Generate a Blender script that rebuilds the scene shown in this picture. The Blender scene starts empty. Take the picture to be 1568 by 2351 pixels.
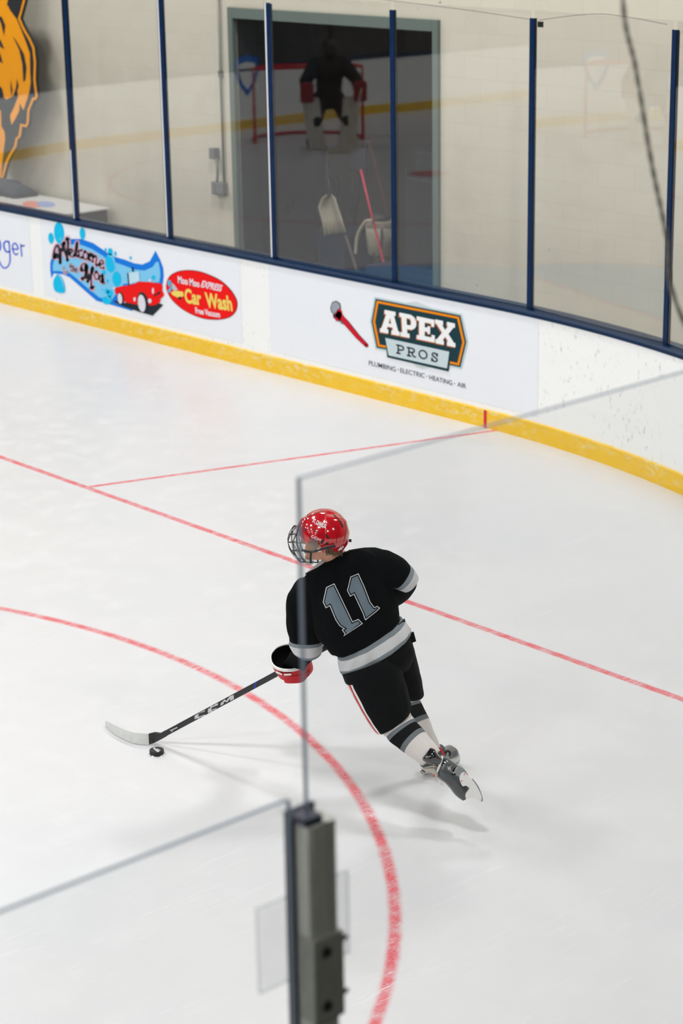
import bpy, bmesh, math, random
from mathutils import Vector, Matrix, noise
from mathutils.bvhtree import BVHTree
from mathutils.geometry import tessellate_polygon
random.seed(7)
PI = math.pi
S = bpy.context.scene
COL = S.collection

# ------------------------------------------------------------------ camera
CAM = Vector((15.84194784, -11.77788538, 4.44804398))
FW = Vector((-0.71679099, 0.63007699, -0.29868657))
RT = Vector((0.66394368, 0.74760555, -0.01627052))
UP = Vector((-0.21304805, 0.20997362, 0.95421256))
F = 4758.87
cd = bpy.data.cameras.new('camera')
cam = bpy.data.objects.new('camera', cd); COL.objects.link(cam)
cam.matrix_world = Matrix(((RT.x, UP.x, -FW.x, CAM.x), (RT.y, UP.y, -FW.y, CAM.y), (RT.z, UP.z, -FW.z, CAM.z), (0, 0, 0, 1)))
cd.sensor_fit = 'HORIZONTAL'; cd.sensor_width = 24.0; cd.lens = F / 1568 * 24
cd.clip_start = 0.1; cd.clip_end = 300
cd.dof.use_dof = True; cd.dof.focus_distance = 10.35; cd.dof.aperture_fstop = 3.2
S.camera = cam

# ------------------------------------------------------------------ world, lamps, exposure
S.view_settings.view_transform = 'Standard'; S.view_settings.look = 'None'
S.view_settings.gamma = 1.0; S.view_settings.use_curve_mapping = False
S.view_settings.exposure = 0.0
S.cycles.use_denoising = True
S.cycles.max_bounces = 10; S.cycles.transparent_max_bounces = 24
S.cycles.caustics_reflective = False; S.cycles.caustics_refractive = False
S.cycles.sample_clamp_indirect = 6
w = bpy.data.worlds.new('world'); S.world = w; w.use_nodes = True
w.node_tree.nodes['Background'].inputs[0].default_value = (0.8, 0.9, 1, 1)
w.node_tree.nodes['Background'].inputs[1].default_value = 0.15
LAMP_POWER = 236
LAMPS = [(x, y) for x in (-11, -4, 3.2, 10.4) for y in (-1.5, -8, -14.5, -21, -27.5, -36, -46)]

# ------------------------------------------------------------------ projection helpers (pixel of the photo -> point in the room)
def ray(px, py):
    return FW * F + RT * (px - 784) + UP * (1175.5 - py)
def W(px, py, d):
    return CAM + ray(px, py) * (d / F)
def onz(px, py, z=0.0):
    v = ray(px, py); return CAM + v * ((z - CAM.z) / v.z)
def ony(px, py, Y=0.0):
    v = ray(px, py); return CAM + v * ((Y - CAM.y) / v.y)
def onx(px, py, X):
    v = ray(px, py); return CAM + v * ((X - CAM.x) / v.x)
def depth(P): return (P - CAM).dot(FW)
def pv(vx, vy, d): return (RT * vx - UP * vy) * (d / F)

# ------------------------------------------------------------------ materials
def lin(h):
    h = h.lstrip('#'); r = []
    for i in (0, 2, 4):
        c = int(h[i:i + 2], 16) / 255
        r.append(c / 12.92 if c <= .04045 else ((c + .055) / 1.055) ** 2.4)
    return (r[0], r[1], r[2], 1)
MATS = {}
def mat(name, col, rough=.5, metal=0, spec=.5, coat=0, var=0, vscale=8, bump=0, bscale=40, col2=None, sheen=0):
    if name in MATS: return MATS[name]
    m = bpy.data.materials.new(name); m.use_nodes = True; MATS[name] = m
    nt = m.node_tree; b = nt.nodes['Principled BSDF']
    c = lin(col)
    b.inputs['Base Color'].default_value = c; b.inputs['Roughness'].default_value = rough
    b.inputs['Metallic'].default_value = metal; b.inputs['Specular IOR Level'].default_value = spec
    b.inputs['Coat Weight'].default_value = coat; b.inputs['Coat Roughness'].default_value = .05
    b.inputs['Sheen Weight'].default_value = sheen
    tc = nt.nodes.new('ShaderNodeTexCoord')
    n = nt.nodes.new('ShaderNodeTexNoise'); n.inputs['Scale'].default_value = vscale; n.inputs['Detail'].default_value = 5
    nt.links.new(tc.outputs['Object'], n.inputs['Vector'])
    mx = nt.nodes.new('ShaderNodeMix'); mx.data_type = 'RGBA'
    c2 = lin(col2) if col2 else tuple(v * (1 - (var or .04)) for v in c[:3]) + (1,)
    mx.inputs[6].default_value = c; mx.inputs[7].default_value = c2
    nt.links.new(n.outputs['Fac'], mx.inputs[0]); nt.links.new(mx.outputs[2], b.inputs['Base Color'])
    if bump:
        n2 = nt.nodes.new('ShaderNodeTexNoise'); n2.inputs['Scale'].default_value = bscale
        nt.links.new(tc.outputs['Object'], n2.inputs['Vector'])
        bp = nt.nodes.new('ShaderNodeBump'); bp.inputs['Strength'].default_value = bump; bp.inputs['Distance'].default_value = .01
        nt.links.new(n2.outputs['Fac'], bp.inputs['Height']); nt.links.new(bp.outputs[0], b.inputs['Normal'])
    return m

class NB:
    """tiny node expression builder"""
    def __init__(s, nt): s.nt = nt
    def m(s, op, a, b=None, c=None, clamp=False):
        n = s.nt.nodes.new('ShaderNodeMath'); n.operation = op; n.use_clamp = clamp
        for i, v in enumerate((a, b, c)):
            if v is None: continue
            if isinstance(v, (int, float)): n.inputs[i].default_value = v
            else: s.nt.links.new(v, n.inputs[i])
        return n.outputs[0]
    def step(s, x, a, b):   # smooth 0 at a -> 1 at b
        n = s.nt.nodes.new('ShaderNodeMapRange'); n.interpolation_type = 'SMOOTHSTEP'
        s.nt.links.new(x, n.inputs['Value']); n.inputs['From Min'].default_value = min(a, b); n.inputs['From Max'].default_value = max(a, b)
        n.inputs['To Min'].default_value = 0 if a < b else 1; n.inputs['To Max'].default_value = 1 if a < b else 0
        return n.outputs[0]
    def noise(s, vec, scale, detail=3, rough=.5, dist=0):
        n = s.nt.nodes.new('ShaderNodeTexNoise'); n.inputs['Scale'].default_value = scale
        n.inputs['Detail'].default_value = detail; n.inputs['Roughness'].default_value = rough; n.inputs['Distortion'].default_value = dist
        s.nt.links.new(vec, n.inputs['Vector']); return n.outputs['Fac']
    def mapping(s, vec, scale=(1, 1, 1), rot=(0, 0, 0)):
        n = s.nt.nodes.new('ShaderNodeMapping'); n.inputs['Scale'].default_value = scale; n.inputs['Rotation'].default_value = rot
        s.nt.links.new(vec, n.inputs['Vector']); return n.outputs[0]
    def mix(s, fac, a, b):
        n = s.nt.nodes.new('ShaderNodeMix'); n.data_type = 'RGBA'
        if isinstance(fac, (int, float)): n.inputs[0].default_value = fac
        else: s.nt.links.new(fac, n.inputs[0])
        for i, v in ((6, a), (7, b)):
            if isinstance(v, tuple): n.inputs[i].default_value = v
            else: s.nt.links.new(v, n.inputs[i])
        return n.outputs[2]

FT = .3048
HX = 42.5 * FT; RC = 8.73; CX = HX - RC
def ice_material():
    m = bpy.data.materials.new('ice'); m.use_nodes = True
    nt = m.node_tree; b = nt.nodes['Principled BSDF']; E = NB(nt)
    tc = nt.nodes.new('ShaderNodeTexCoord'); P = tc.outputs['Object']
    sp = nt.nodes.new('ShaderNodeSeparateXYZ'); nt.links.new(P, sp.inputs[0])
    wob = E.m('MULTIPLY', E.m('SUBTRACT', E.noise(P, 14, 4, .6), .5), .010)
    wx = E.m('ADD', sp.outputs[0], wob); wy = E.m('ADD', sp.outputs[1], wob)
    def band(d, half, soft=.008):
        a = E.m('ABSOLUTE', d); return E.step(a, half + soft, half - soft)
    def circ(cx, cy):
        dx = E.m('SUBTRACT', wx, cx); dy = E.m('SUBTRACT', wy, cy)
        return E.m('SQRT', E.m('ADD', E.m('MULTIPLY', dx, dx), E.m('MULTIPLY', dy, dy)))
    red = None
    def acc(v):
        nonlocal red
        red = v if red is None else E.m('MAXIMUM', red, v)
    acc(band(E.m('ADD', wy, 11 * FT), .027))
    # trapezoid line behind the goal line
    x0, y0 = onz(196, 1119)[:2]; x1, y1 = onz(1118, 991)[:2]
    L = math.hypot(x1 - x0, y1 - y0); nx, ny = -(y1 - y0) / L, (x1 - x0) / L
    d = E.m('ADD', E.m('MULTIPLY', E.m('SUBTRACT', wx, x0), nx), E.m('MULTIPLY', E.m('SUBTRACT', wy, y0), ny))
    acc(E.m('MULTIPLY', band(d, .024), E.step(wy, -11 * FT - .03, -11 * FT)))
    d2 = E.m('ADD', E.m('MULTIPLY', E.m('ADD', wx, x0), -nx), E.m('MULTIPLY', E.m('SUBTRACT', wy, y0), ny))
    acc(E.m('MULTIPLY', band(d2, .024), E.step(wy, -11 * FT - .03, -11 * FT)))
    for cx in (6.738, -6.738):
        acc(band(E.m('SUBTRACT', circ(cx, -9.543), 4.539), .027, .018))
        acc(E.step(circ(cx, -9.543), .31, .30))
    cr = circ(0, -11 * FT)
    south = E.step(wy, -11 * FT + .01, -11 * FT - .01)
    acc(E.m('MULTIPLY', band(E.m('SUBTRACT', cr, 1.83), .026), south))
    crease = E.m('MULTIPLY', E.step(cr, 1.81, 1.80), south)
    blue = band(E.m('ADD', wy, 22.9), .15)
    cred = band(E.m('ADD', wy, 30.5), .15)
    # mottled, worn paint under the ice
    wear = E.noise(E.mapping(P, (1, 1, 1)), 9, 6, .75)
    wear2 = E.noise(P, 90, 3, .7)
    k = E.m('ADD', E.m('MULTIPLY', E.step(wear, .30, .62), .42), E.m('MULTIPLY', E.step(wear2, .3, .7), .22))
    opac = E.m('ADD', .30, k, clamp=True)
    # skate scratches : long, thin and white
    scr = None
    for i, (ang, sc) in enumerate(((.3, 1.5), (1.1, 1.9), (1.9, 1.3), (2.7, 1.7), (.75, 1.2))):
        q = E.mapping(P, (sc * 9, sc * .35, 1), (0, 0, ang))
        n = E.noise(q, 1.6, 2, .5, .6)
        a = E.m('ABSOLUTE', E.m('SUBTRACT', n, .5))
        mask = E.step(E.noise(P, 1.3 + .4 * i, 2), .50, .60)
        v = E.m('MULTIPLY', E.step(a, .006, .0015), mask)
        scr = v if scr is None else E.m('MAXIMUM', scr, v)
    paint = E.m('MULTIPLY', red, opac)
    paint = E.m('MULTIPLY', paint, E.m('SUBTRACT', 1, E.m('MULTIPLY', scr, .8)))
    cloud = E.step(E.noise(P, .55, 4, .6), .3, .7)
    snow = E.step(E.noise(P, 5, 6, .7), .45, .75)
    base = E.mix(cloud, lin('#cfd2d4'), lin('#d4d5d6'))
    base = E.mix(E.m('MULTIPLY', snow, .35), base, lin('#dadbdc'))
    base = E.mix(E.m('MULTIPLY', scr, .22), base, lin('#eeeeee'))
    c = E.mix(E.m('MULTIPLY', crease, .9), base, lin('#7fb0d8'))
    c = E.mix(E.m('MULTIPLY', blue, .8), c, lin('#2f5fa8'))
    c = E.mix(E.m('MULTIPLY', cred, .8), c, lin('#c8303c'))
    c = E.mix(paint, c, lin('#d8203a'))
    # faint pink halo where the paint bleeds
    nt.links.new(c, b.inputs['Base Color'])
    r = E.m('ADD', .30, E.m('MULTIPLY', snow, .25)); nt.links.new(r, b.inputs['Roughness'])
    b.inputs['Specular IOR Level'].default_value = .30
    return m

def board_material():
    m = bpy.data.materials.new('white_board_plastic'); m.use_nodes = True
    nt = m.node_tree; b = nt.nodes['Principled BSDF']; E = NB(nt)
    tc = nt.nodes.new('ShaderNodeTexCoord'); P = tc.outputs['Object']
    n1 = E.step(E.noise(E.mapping(P, (1, 1, .6)), 22, 4, .7), .57, .66)
    n2 = E.step(E.noise(P, 2, 3), .42, .60)
    c = E.mix(E.m('MULTIPLY', E.m('MULTIPLY', n1, n2), .6), lin('#f2f4f2'), lin('#b9bcb8'))
    n3 = E.step(E.noise(E.mapping(P, (1, 1, 2.5)), 3.5, 5, .65), .55, .8)
    c = E.mix(E.m('MULTIPLY', n3, .25), c, lin('#d9dbd6'))
    nt.links.new(c, b.inputs['Base Color']); b.inputs['Roughness'].default_value = .4
    return m
def kick_material():
    m = bpy.data.materials.new('yellow_kickplate'); m.use_nodes = True
    nt = m.node_tree; b = nt.nodes['Principled BSDF']; E = NB(nt)
    tc = nt.nodes.new('ShaderNodeTexCoord'); P = tc.outputs['Object']
    sp = nt.nodes.new('ShaderNodeSeparateXYZ'); nt.links.new(P, sp.inputs[0])
    worn = E.step(E.noise(E.mapping(P, (1, 1, 2.2)), 11, 6, .72), .47, .66)
    zone = E.step(E.noise(E.mapping(P, (1, 1, .01)), .9, 1), .38, .6)
    upper = E.step(sp.outputs[2], .03, .10)
    f = E.m('MULTIPLY', E.m('MULTIPLY', worn, E.m('ADD', .25, E.m('MULTIPLY', zone, .6))), E.m('ADD', .35, E.m('MULTIPLY', upper, .65)))
    c = E.mix(E.noise(P, 6, 3), lin('#f4c71c'), lin('#e8b806'))
    c = E.mix(f, c, lin('#e6d9ac'))
    scuff = E.step(E.noise(E.mapping(P, (1, 1, 3)), 16, 4, .6), .63, .72)
    c = E.mix(E.m('MULTIPLY', scuff, .3), c, lin('#a88410'))
    nt.links.new(c, b.inputs['Base Color']); b.inputs['Roughness'].default_value = .4
    return m
def glass_material(name='glass', tint=(.992, .995, .995), haze=0.0):
    m = bpy.data.materials.new(name); m.use_nodes = True
    nt = m.node_tree; nt.nodes.remove(nt.nodes['Principled BSDF']); out = nt.nodes['Material Output']
    tr = nt.nodes.new('ShaderNodeBsdfTransparent'); tr.inputs[0].default_value = (*tint, 1)
    gl = nt.nodes.new('ShaderNodeBsdfGlossy'); gl.inputs['Roughness'].default_value = .012; gl.inputs[0].default_value = (1, 1, 1, 1)
    ge = nt.nodes.new('ShaderNodeNewGeometry'); E = NB(nt)
    ior = E.m('ADD', 1.5, E.m('MULTIPLY', ge.outputs['Backfacing'], 1 / 1.5 - 1.5))
    fr = nt.nodes.new('ShaderNodeFresnel'); nt.links.new(ior, fr.inputs[0])
    mx = nt.nodes.new('ShaderNodeMixShader'); nt.links.new(fr.outputs[0], mx.inputs[0])
    nt.links.new(tr.outputs[0], mx.inputs[1]); nt.links.new(gl.outputs[0], mx.inputs[2])
    last = mx.outputs[0]
    if haze:
        df = nt.nodes.new('ShaderNodeBsdfDiffuse'); df.inputs[0].default_value = (.8, .85, .85, 1)
        m2 = nt.nodes.new('ShaderNodeMixShader'); m2.inputs[0].default_value = haze
        nt.links.new(last, m2.inputs[1]); nt.links.new(df.outputs[0], m2.inputs[2]); last = m2.outputs[0]
    nt.links.new(last, out.inputs[0]); return m
def block_material():
    m = bpy.data.materials.new('painted_block'); m.use_nodes = True
    nt = m.node_tree; b = nt.nodes['Principled BSDF']; E = NB(nt)
    tc = nt.nodes.new('ShaderNodeTexCoord')
    sp = nt.nodes.new('ShaderNodeSeparateXYZ'); nt.links.new(tc.outputs['Object'], sp.inputs[0])
    cb = nt.nodes.new('ShaderNodeCombineXYZ')
    nt.links.new(E.m('ADD', sp.outputs[0], sp.outputs[1]), cb.inputs[0]); nt.links.new(sp.outputs[2], cb.inputs[1])
    br = nt.nodes.new('ShaderNodeTexBrick'); nt.links.new(cb.outputs[0], br.inputs['Vector'])
    br.inputs['Scale'].default_value = 1; br.inputs['Brick Width'].default_value = .4; br.inputs['Row Height'].default_value = .2
    br.inputs['Mortar Size'].default_value = .005; br.inputs['Mortar Smooth'].default_value = .6
    br.inputs['Color1'].default_value = lin('#d0cbba'); br.inputs['Color2'].default_value = lin('#cdc8b7'); br.inputs['Mortar'].default_value = lin('#c8c3b2')
    dirt = E.step(E.noise(E.mapping(tc.outputs['Object'], (1, 1, 1.5)), 1.4, 5, .6), .5, .75)
    spk = E.step(E.noise(tc.outputs['Object'], 14, 2, .5), .745, .77)
    c = E.mix(E.m('MULTIPLY', dirt, .35), br.outputs['Color'], lin('#bdb5a2'))
    c = E.mix(E.m('MULTIPLY', spk, .6), c, lin('#6d6a60'))
    nt.links.new(c, b.inputs['Base Color']); b.inputs['Roughness'].default_value = .55
    bp = nt.nodes.new('ShaderNodeBump'); bp.inputs['Strength'].default_value = .12; bp.inputs['Distance'].default_value = .004
    nt.links.new(E.m('SUBTRACT', 1, br.outputs['Fac']), bp.inputs['Height']); nt.links.new(bp.outputs[0], b.inputs['Normal'])
    return m

# ------------------------------------------------------------------ object helpers
def wloc(o):
    v = Vector((0, 0, 0))
    while o: v += o.location; o = o.parent
    return v
def tag(o, label=None, cat=None, group=None, kind=None):
    if label: o['label'] = label
    if cat: o['category'] = cat
    if group: o['group'] = group
    if kind: o['kind'] = kind
    return o
def thing(name, loc, label, cat, group=None):
    o = bpy.data.objects.new(name, None); COL.objects.link(o); o.location = loc; o.empty_display_size = .1
    return tag(o, label, cat, group)
def obj(name, V, Fc, mats, parent=None, midx=None, smooth=True, origin=None):
    """V in world coordinates"""
    me = bpy.data.meshes.new(name); off = wloc(parent)
    o = bpy.data.objects.new(name, me)
    if parent is None and origin is not None: off = Vector(origin); o.location = off
    me.from_pydata([tuple(Vector(v) - off) for v in V], [], Fc)
    for m in (mats if isinstance(mats, (list, tuple)) else [mats]): me.materials.append(m)
    if midx: me.polygons.foreach_set('material_index', midx)
    if smooth: me.polygons.foreach_set('use_smooth', [True] * len(me.polygons))
    me.update(); COL.objects.link(o)
    if parent: o.parent = parent
    return o
def bevel(o, wdt=.004, seg=2):
    md = o.modifiers.new('bevel', 'BEVEL'); md.width = wdt; md.segments = seg; md.limit_method = 'ANGLE'; md.angle_limit = .6
    return o
class M:
    """mesh collector"""
    def __init__(s): s.V = []; s.F = []; s.I = []
    def add(s, V, Fc, mi=0):
        n = len(s.V); s.V += [Vector(v) for v in V]; s.F += [tuple(i + n for i in f) for f in Fc]
        s.I += (mi if isinstance(mi, list) else [mi] * len(Fc)); return s
    def box(s, a, b, mi=0):
        x0, y0, z0 = a; x1, y1, z1 = b
        V = [(x, y, z) for x in (x0, x1) for y in (y0, y1) for z in (z0, z1)]
        return s.add(V, [(0, 1, 3, 2), (4, 6, 7, 5), (0, 4, 5, 1), (2, 3, 7, 6), (0, 2, 6, 4), (1, 5, 7, 3)], mi)
    def obox(s, c, ax, ay, az, mi=0):   # oriented box, half vectors
        c = Vector(c); V = [c + ax * i + ay * j + az * k for i in (-1, 1) for j in (-1, 1) for k in (-1, 1)]
        return s.add(V, [(0, 1, 3, 2), (4, 6, 7, 5), (0, 4, 5, 1), (2, 3, 7, 6), (0, 2, 6, 4), (1, 5, 7, 3)], mi)
    def tube(s, pts, rad, n=8, mi=0, cap=True):
        pts = [Vector(p) for p in pts]; R = rad if isinstance(rad, (list, tuple)) else [rad] * len(pts)
        t0 = (pts[1] - pts[0]).normalized(); a = t0.cross(Vector((0, 0, 1)))
        if a.length < .1: a = t0.cross(Vector((1, 0, 0)))
        a.normalize(); V = []
        for i, p in enumerate(pts):
            t = (pts[min(i + 1, len(pts) - 1)] - pts[max(i - 1, 0)]).normalized()
            a = (a - t * a.dot(t)).normalized(); b = t.cross(a)
            V += [p + (a * math.cos(2 * PI * k / n) + b * math.sin(2 * PI * k / n)) * R[i] for k in range(n)]
        Fc = [(i * n + k, i * n + (k + 1) % n, (i + 1) * n + (k + 1) % n, (i + 1) * n + k) for i in range(len(pts) - 1) for k in range(n)]
        if cap: Fc += [tuple(range(n))[::-1], tuple(range((len(pts) - 1) * n, len(pts) * n))]
        return s.add(V, Fc, mi)
    def prism(s, poly, depthv, mi=0):   # poly of world points, extruded by a vector
        n = len(poly); V = [Vector(p) for p in poly] + [Vector(p) + depthv for p in poly]
        return s.add(V, [tuple(range(n))[::-1], tuple(range(n, 2 * n))] + [(i, (i + 1) % n, n + (i + 1) % n, n + i) for i in range(n)], mi)
    def ellipsoid(s, c, a, b, d, nu=20, nv=12, mi=0):
        V = [Vector(c) + d]; Fc = []
        for j in range(1, nv):
            t = PI * j / nv
            V += [Vector(c) + d * math.cos(t) + (a * math.cos(2 * PI * k / nu) + b * math.sin(2 * PI * k / nu)) * math.sin(t) for k in range(nu)]
        V.append(Vector(c) - d); e = len(V) - 1
        Fc += [(0, 1 + k, 1 + (k + 1) % nu) for k in range(nu)]
        for j in range(nv - 2):
            Fc += [(1 + j * nu + k, 1 + (j + 1) * nu + k, 1 + (j + 1) * nu + (k + 1) % nu, 1 + j * nu + (k + 1) % nu) for k in range(nu)]
        b0 = 1 + (nv - 2) * nu; Fc += [(e, b0 + (k + 1) % nu, b0 + k) for k in range(nu)]
        return s.add(V, Fc, mi)
    def obj(s, name, mats, parent=None, smooth=False, origin=None):
        return obj(name, s.V, s.F, mats, parent, s.I, smooth, origin)
def cr(P, n=6, closed=False):
    """Catmull-Rom through tuples/vectors"""
    P = [Vector(p) for p in P]; out = []; N = len(P)
    rng = range(N if closed else N - 1)
    for i in rng:
        g = (lambda k: P[k % N]) if closed else (lambda k: P[max(0, min(N - 1, k))])
        p0, p1, p2, p3 = g(i - 1), g(i), g(i + 1), g(i + 2)
        for k in range(n):
            t = k / n
            out.append(.5 * ((2 * p1) + (p2 - p0) * t + (2 * p0 - 5 * p1 + 4 * p2 - p3) * t * t + (3 * p1 - p0 - 3 * p2 + p3) * t ** 3))
    if not closed: out.append(P[-1])
    return out
def loft(rings, n=40, sub=4, mi=None, angmat=None, capa=True, capb=True, e=2.3, wr=0, seed=0, mm=None, rib=0):
    """rings (Lx,Ly,Rx,Ry,depth,thickness,bowx,bowy) traced on the photo with their own depth and thickness in metres"""
    K = []
    for r_ in rings:
        r_ = tuple(r_) + (0,) * (8 - len(r_)); lx, ly, rx, ry, d, th, bx, by = r_
        K.append((W((lx + rx) / 2, (ly + ry) / 2, d), pv((rx - lx) / 2, (ry - ly) / 2, d), pv(bx, by, d) - FW * th))
    Cs = cr([k[0] for k in K], sub); As = cr([k[1] for k in K], sub); Bs = cr([k[2] for k in K], sub)
    mm = mm or M(); V = []; Fc = []; I = []
    for i in range(len(Cs)):
        for k in range(n):
            t = 2 * PI * k / n; c, s_ = math.cos(t), math.sin(t)
            p = Cs[i] + As[i] * math.copysign(abs(c) ** (2 / e), c) + Bs[i] * math.copysign(abs(s_) ** (2 / e), s_)
            if wr:
                nrm = (p - Cs[i]); nrm = nrm.normalized() if nrm.length > 1e-5 else nrm
                p = p + nrm * wr * (noise.noise(p * 9 + Vector((seed, 0, 0))) + .6 * noise.noise(Vector((p.x * 30, p.y * 30, p.z * 14)) + Vector((seed, 3, 0))))
            if rib and k % 3 == 0: p = p + (p - Cs[i]).normalized() * -rib
            V.append(p)
    for i in range(len(Cs) - 1):
        for k in range(n):
            Fc.append((i * n + k, i * n + (k + 1) % n, (i + 1) * n + (k + 1) % n, (i + 1) * n + k))
            v = mi[min(i // sub, len(mi) - 1)] if mi else 0
            if angmat:
                q = angmat(360 * (k + .5) / n, i / sub)
                v = q if q is not None else v
            I.append(v)
    if capa: Fc.append(tuple(range(n))[::-1]); I.append(mi[0] if mi else 0)
    if capb: Fc.append(tuple(range((len(Cs) - 1) * n, len(Cs) * n))); I.append(mi[-1] if mi else 0)
    return mm.add(V, Fc, I)
def polyfaces(poly, holes=()):
    """2D polygon with holes -> verts, triangles"""
    loops = [[Vector((p[0], p[1], 0)) for p in poly]] + [[Vector((p[0], p[1], 0)) for p in h] for h in holes]
    T = tessellate_polygon(loops); V = [p for l in loops for p in l]
    return V, [tuple(t) for t in T]
def refine(V, Fc, maxlen, it=5):
    bm = bmesh.new(); vs = [bm.verts.new(v) for v in V]
    for f in Fc:
        try: bm.faces.new([vs[i] for i in f])
        except ValueError: pass
    for _ in range(it):
        e = [x for x in bm.edges if x.calc_length() > maxlen]
        if not e: break
        bmesh.ops.subdivide_edges(bm, edges=e, cuts=1); bmesh.ops.triangulate(bm, faces=bm.faces[:])
    bm.verts.index_update(); V2 = [v.co.copy() for v in bm.verts]; F2 = [tuple(v.index for v in f.verts) for f in bm.faces]
    bm.free(); return V2, F2
def inset(poly, d):
    n = len(poly); A = sum(poly[i][0] * poly[(i + 1) % n][1] - poly[(i + 1) % n][0] * poly[i][1] for i in range(n))
    s = 1 if A > 0 else -1; out = []
    for i in range(n):
        a, b, c = (Vector(poly[i - 1]), Vector(poly[i]), Vector(poly[(i + 1) % n]))
        e1 = (b - a).normalized(); e2 = (c - b).normalized()
        n1 = Vector((-e1.y, e1.x)) * s; n2 = Vector((-e2.y, e2.x)) * s
        k = n1 + n2; q = max(.35, 1 + n1.dot(n2)); out.append(tuple(b + k * (d / q)))
    return out
def ribbon(pts, wd, sub=6, raw=False):
    """flat stroke: centre line + width(s) in 2D -> verts, quads"""
    P = [Vector(p).to_3d() if len(p) == 2 else Vector(p) for p in pts]
    Wd = list(wd) if isinstance(wd, (list, tuple)) else [wd] * len(P)
    if not raw and len(P) > 2:
        Q = cr(P, sub); WW = [v.x for v in cr([(x, 0, 0) for x in Wd], sub)]
    else: Q, WW = P, Wd
    V = []; Fc = []; n = len(Q)
    for i, p in enumerate(Q):
        t = (Q[min(i + 1, n - 1)] - Q[max(i - 1, 0)]); t = t.normalized() if t.length > 0 else Vector((1, 0, 0))
        nn = Vector((-t.y, t.x, 0)) * abs(WW[i]) / 2; V += [p + nn, p - nn]
    Fc = [(2 * i, 2 * i + 1, 2 * i + 3, 2 * i + 2) for i in range(n - 1)]
    for p, t, w_ in ((Q[0], -1, WW[0]), (Q[-1], 1, WW[-1])):   # round ends
        b = len(V); V += [p + Vector((math.cos(a * PI / 5), math.sin(a * PI / 5), 0)) * abs(w_) / 2 for a in range(10)]
        Fc.append(tuple(range(b, b + 10)))
    return V, Fc
def textmesh(s, bold=0.0, shear=0.0, spacing=1.0):
    cu = bpy.data.curves.new('t', 'FONT'); cu.body = s; cu.offset = bold; cu.shear = shear; cu.space_character = spacing; cu.resolution_u = 4
    o = bpy.data.objects.new('t', cu); COL.objects.link(o)
    bpy.context.view_layer.update()
    me = bpy.data.meshes.new_from_object(o.evaluated_get(bpy.context.evaluated_depsgraph_get()))
    V = [v.co.copy() for v in me.vertices]; Fc = [tuple(p.vertices) for p in me.polygons]
    bpy.data.objects.remove(o); bpy.data.curves.remove(cu); bpy.data.meshes.remove(me)
    return V, Fc
def fit_text(s, p0, p1, hvec, bold=0, shear=0, spacing=1):
    """text fitted so its left-bottom is p0, right-bottom p1, cap height vector hvec (pixels)"""
    V, Fc = textmesh(s, bold, shear, spacing)
    x0 = min(v.x for v in V); x1 = max(v.x for v in V); y0 = min(v.y for v in V if 1); y1 = max(v.y for v in V)
    base = 0 if y0 > -.1 else 0
    H = .70
    return [Vector((p0[0] + (p1[0] - p0[0]) * (v.x - x0) / (x1 - x0) + hvec[0] * (v.y - base) / H,
                    p0[1] + (p1[1] - p0[1]) * (v.x - x0) / (x1 - x0) + hvec[1] * (v.y - base) / H, 0)) for v in V], Fc

# ------------------------------------------------------------------ rink path
def path(s, off=0.0):
    """point on the board face at arc length s along the end boards (0 = behind the net); off > 0 towards the ice"""
    sg = 1 if s >= 0 else -1; a = abs(s)
    if a <= CX: return Vector((s, -off, 0)), Vector((0, -1, 0))
    t = (a - CX) / RC
    if t <= PI / 2:
        n = Vector((-sg * math.sin(t), -math.cos(t), 0))
        return Vector((sg * CX, -RC, 0)) - n * RC + n * off, n
    d = (t - PI / 2) * RC
    return Vector((sg * (HX - off), -RC - d, 0)), Vector((-sg, 0, 0))
SEND = CX + RC * PI / 2 + 52.3
def svals():
    s = [-SEND, -CX - RC * PI / 2]
    s += [-CX - RC * PI / 2 * (1 - k / 120) for k in range(1, 120)] + [-CX, 0, CX]
    s += [CX + RC * PI / 2 * k / 120 for k in range(1, 121)] + [SEND]
    return s
def sweep(profile, name, m, parent=None, closed=True, ss=None):
    """profile: (off towards ice, z) swept along the rink path"""
    ss = ss or svals(); n = len(profile); V = []; Fc = []
    for s in ss:
        for o_, z in profile:
            p, nn = path(s, o_); V.append((p.x, p.y, z))
    for i in range(len(ss) - 1):
        for k in range(n if closed else n - 1):
            Fc.append((i * n + k, (i + 1) * n + k, (i + 1) * n + (k + 1) % n, i * n + (k + 1) % n))
    if closed: Fc += [tuple(range(n)), tuple(range((len(ss) - 1) * n, len(ss) * n))[::-1]]
    o = obj(name, V, Fc, m, parent, smooth=False)
    return o

# ================================================================== THE SETTING
ICE = ice_material(); BOARD = board_material(); KICK = kick_material(); GLASS = glass_material(); BLOCK = block_material()
def plane(name, x0, y0, x1, y1, z, m):
    return tag(M().box((x0, y0, z - .05), (x1, y1, z)).obj(name, m), kind='structure')
plane('floor', -HX - .02, -61.2, HX + .02, .02, 0.0, ICE)['label'] = 'white ice sheet with faded red lines'
conc = mat('grey_concrete', '#8b8d8c', .8, var=.15, vscale=3)
f2 = M()
f2.box((-20, .14, -.06), (24, 6, -.004)); f2.box((-20, -66, -.06), (-HX - .14, .14, -.004)); 
tag(f2.obj('floor_walkway', conc), kind='structure')
tag(M().box((HX + .14, -66, -.06), (24, .14, -.004)).obj('floor_stands', mat('black_rubber_floor', '#1b1c1d', .9)), kind='structure')
DX0, DX1, DZ = -.79, 2.15, 3.02
wb = M(); wb.box((-20, 1.5, 0), (DX0, 1.72, 9)); wb.box((DX1, 1.5, 0), (24, 1.72, 9)); wb.box((DX0, 1.5, DZ), (DX1, 1.72, 9))
tag(wb.obj('wall_back', BLOCK), kind='structure')
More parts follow.
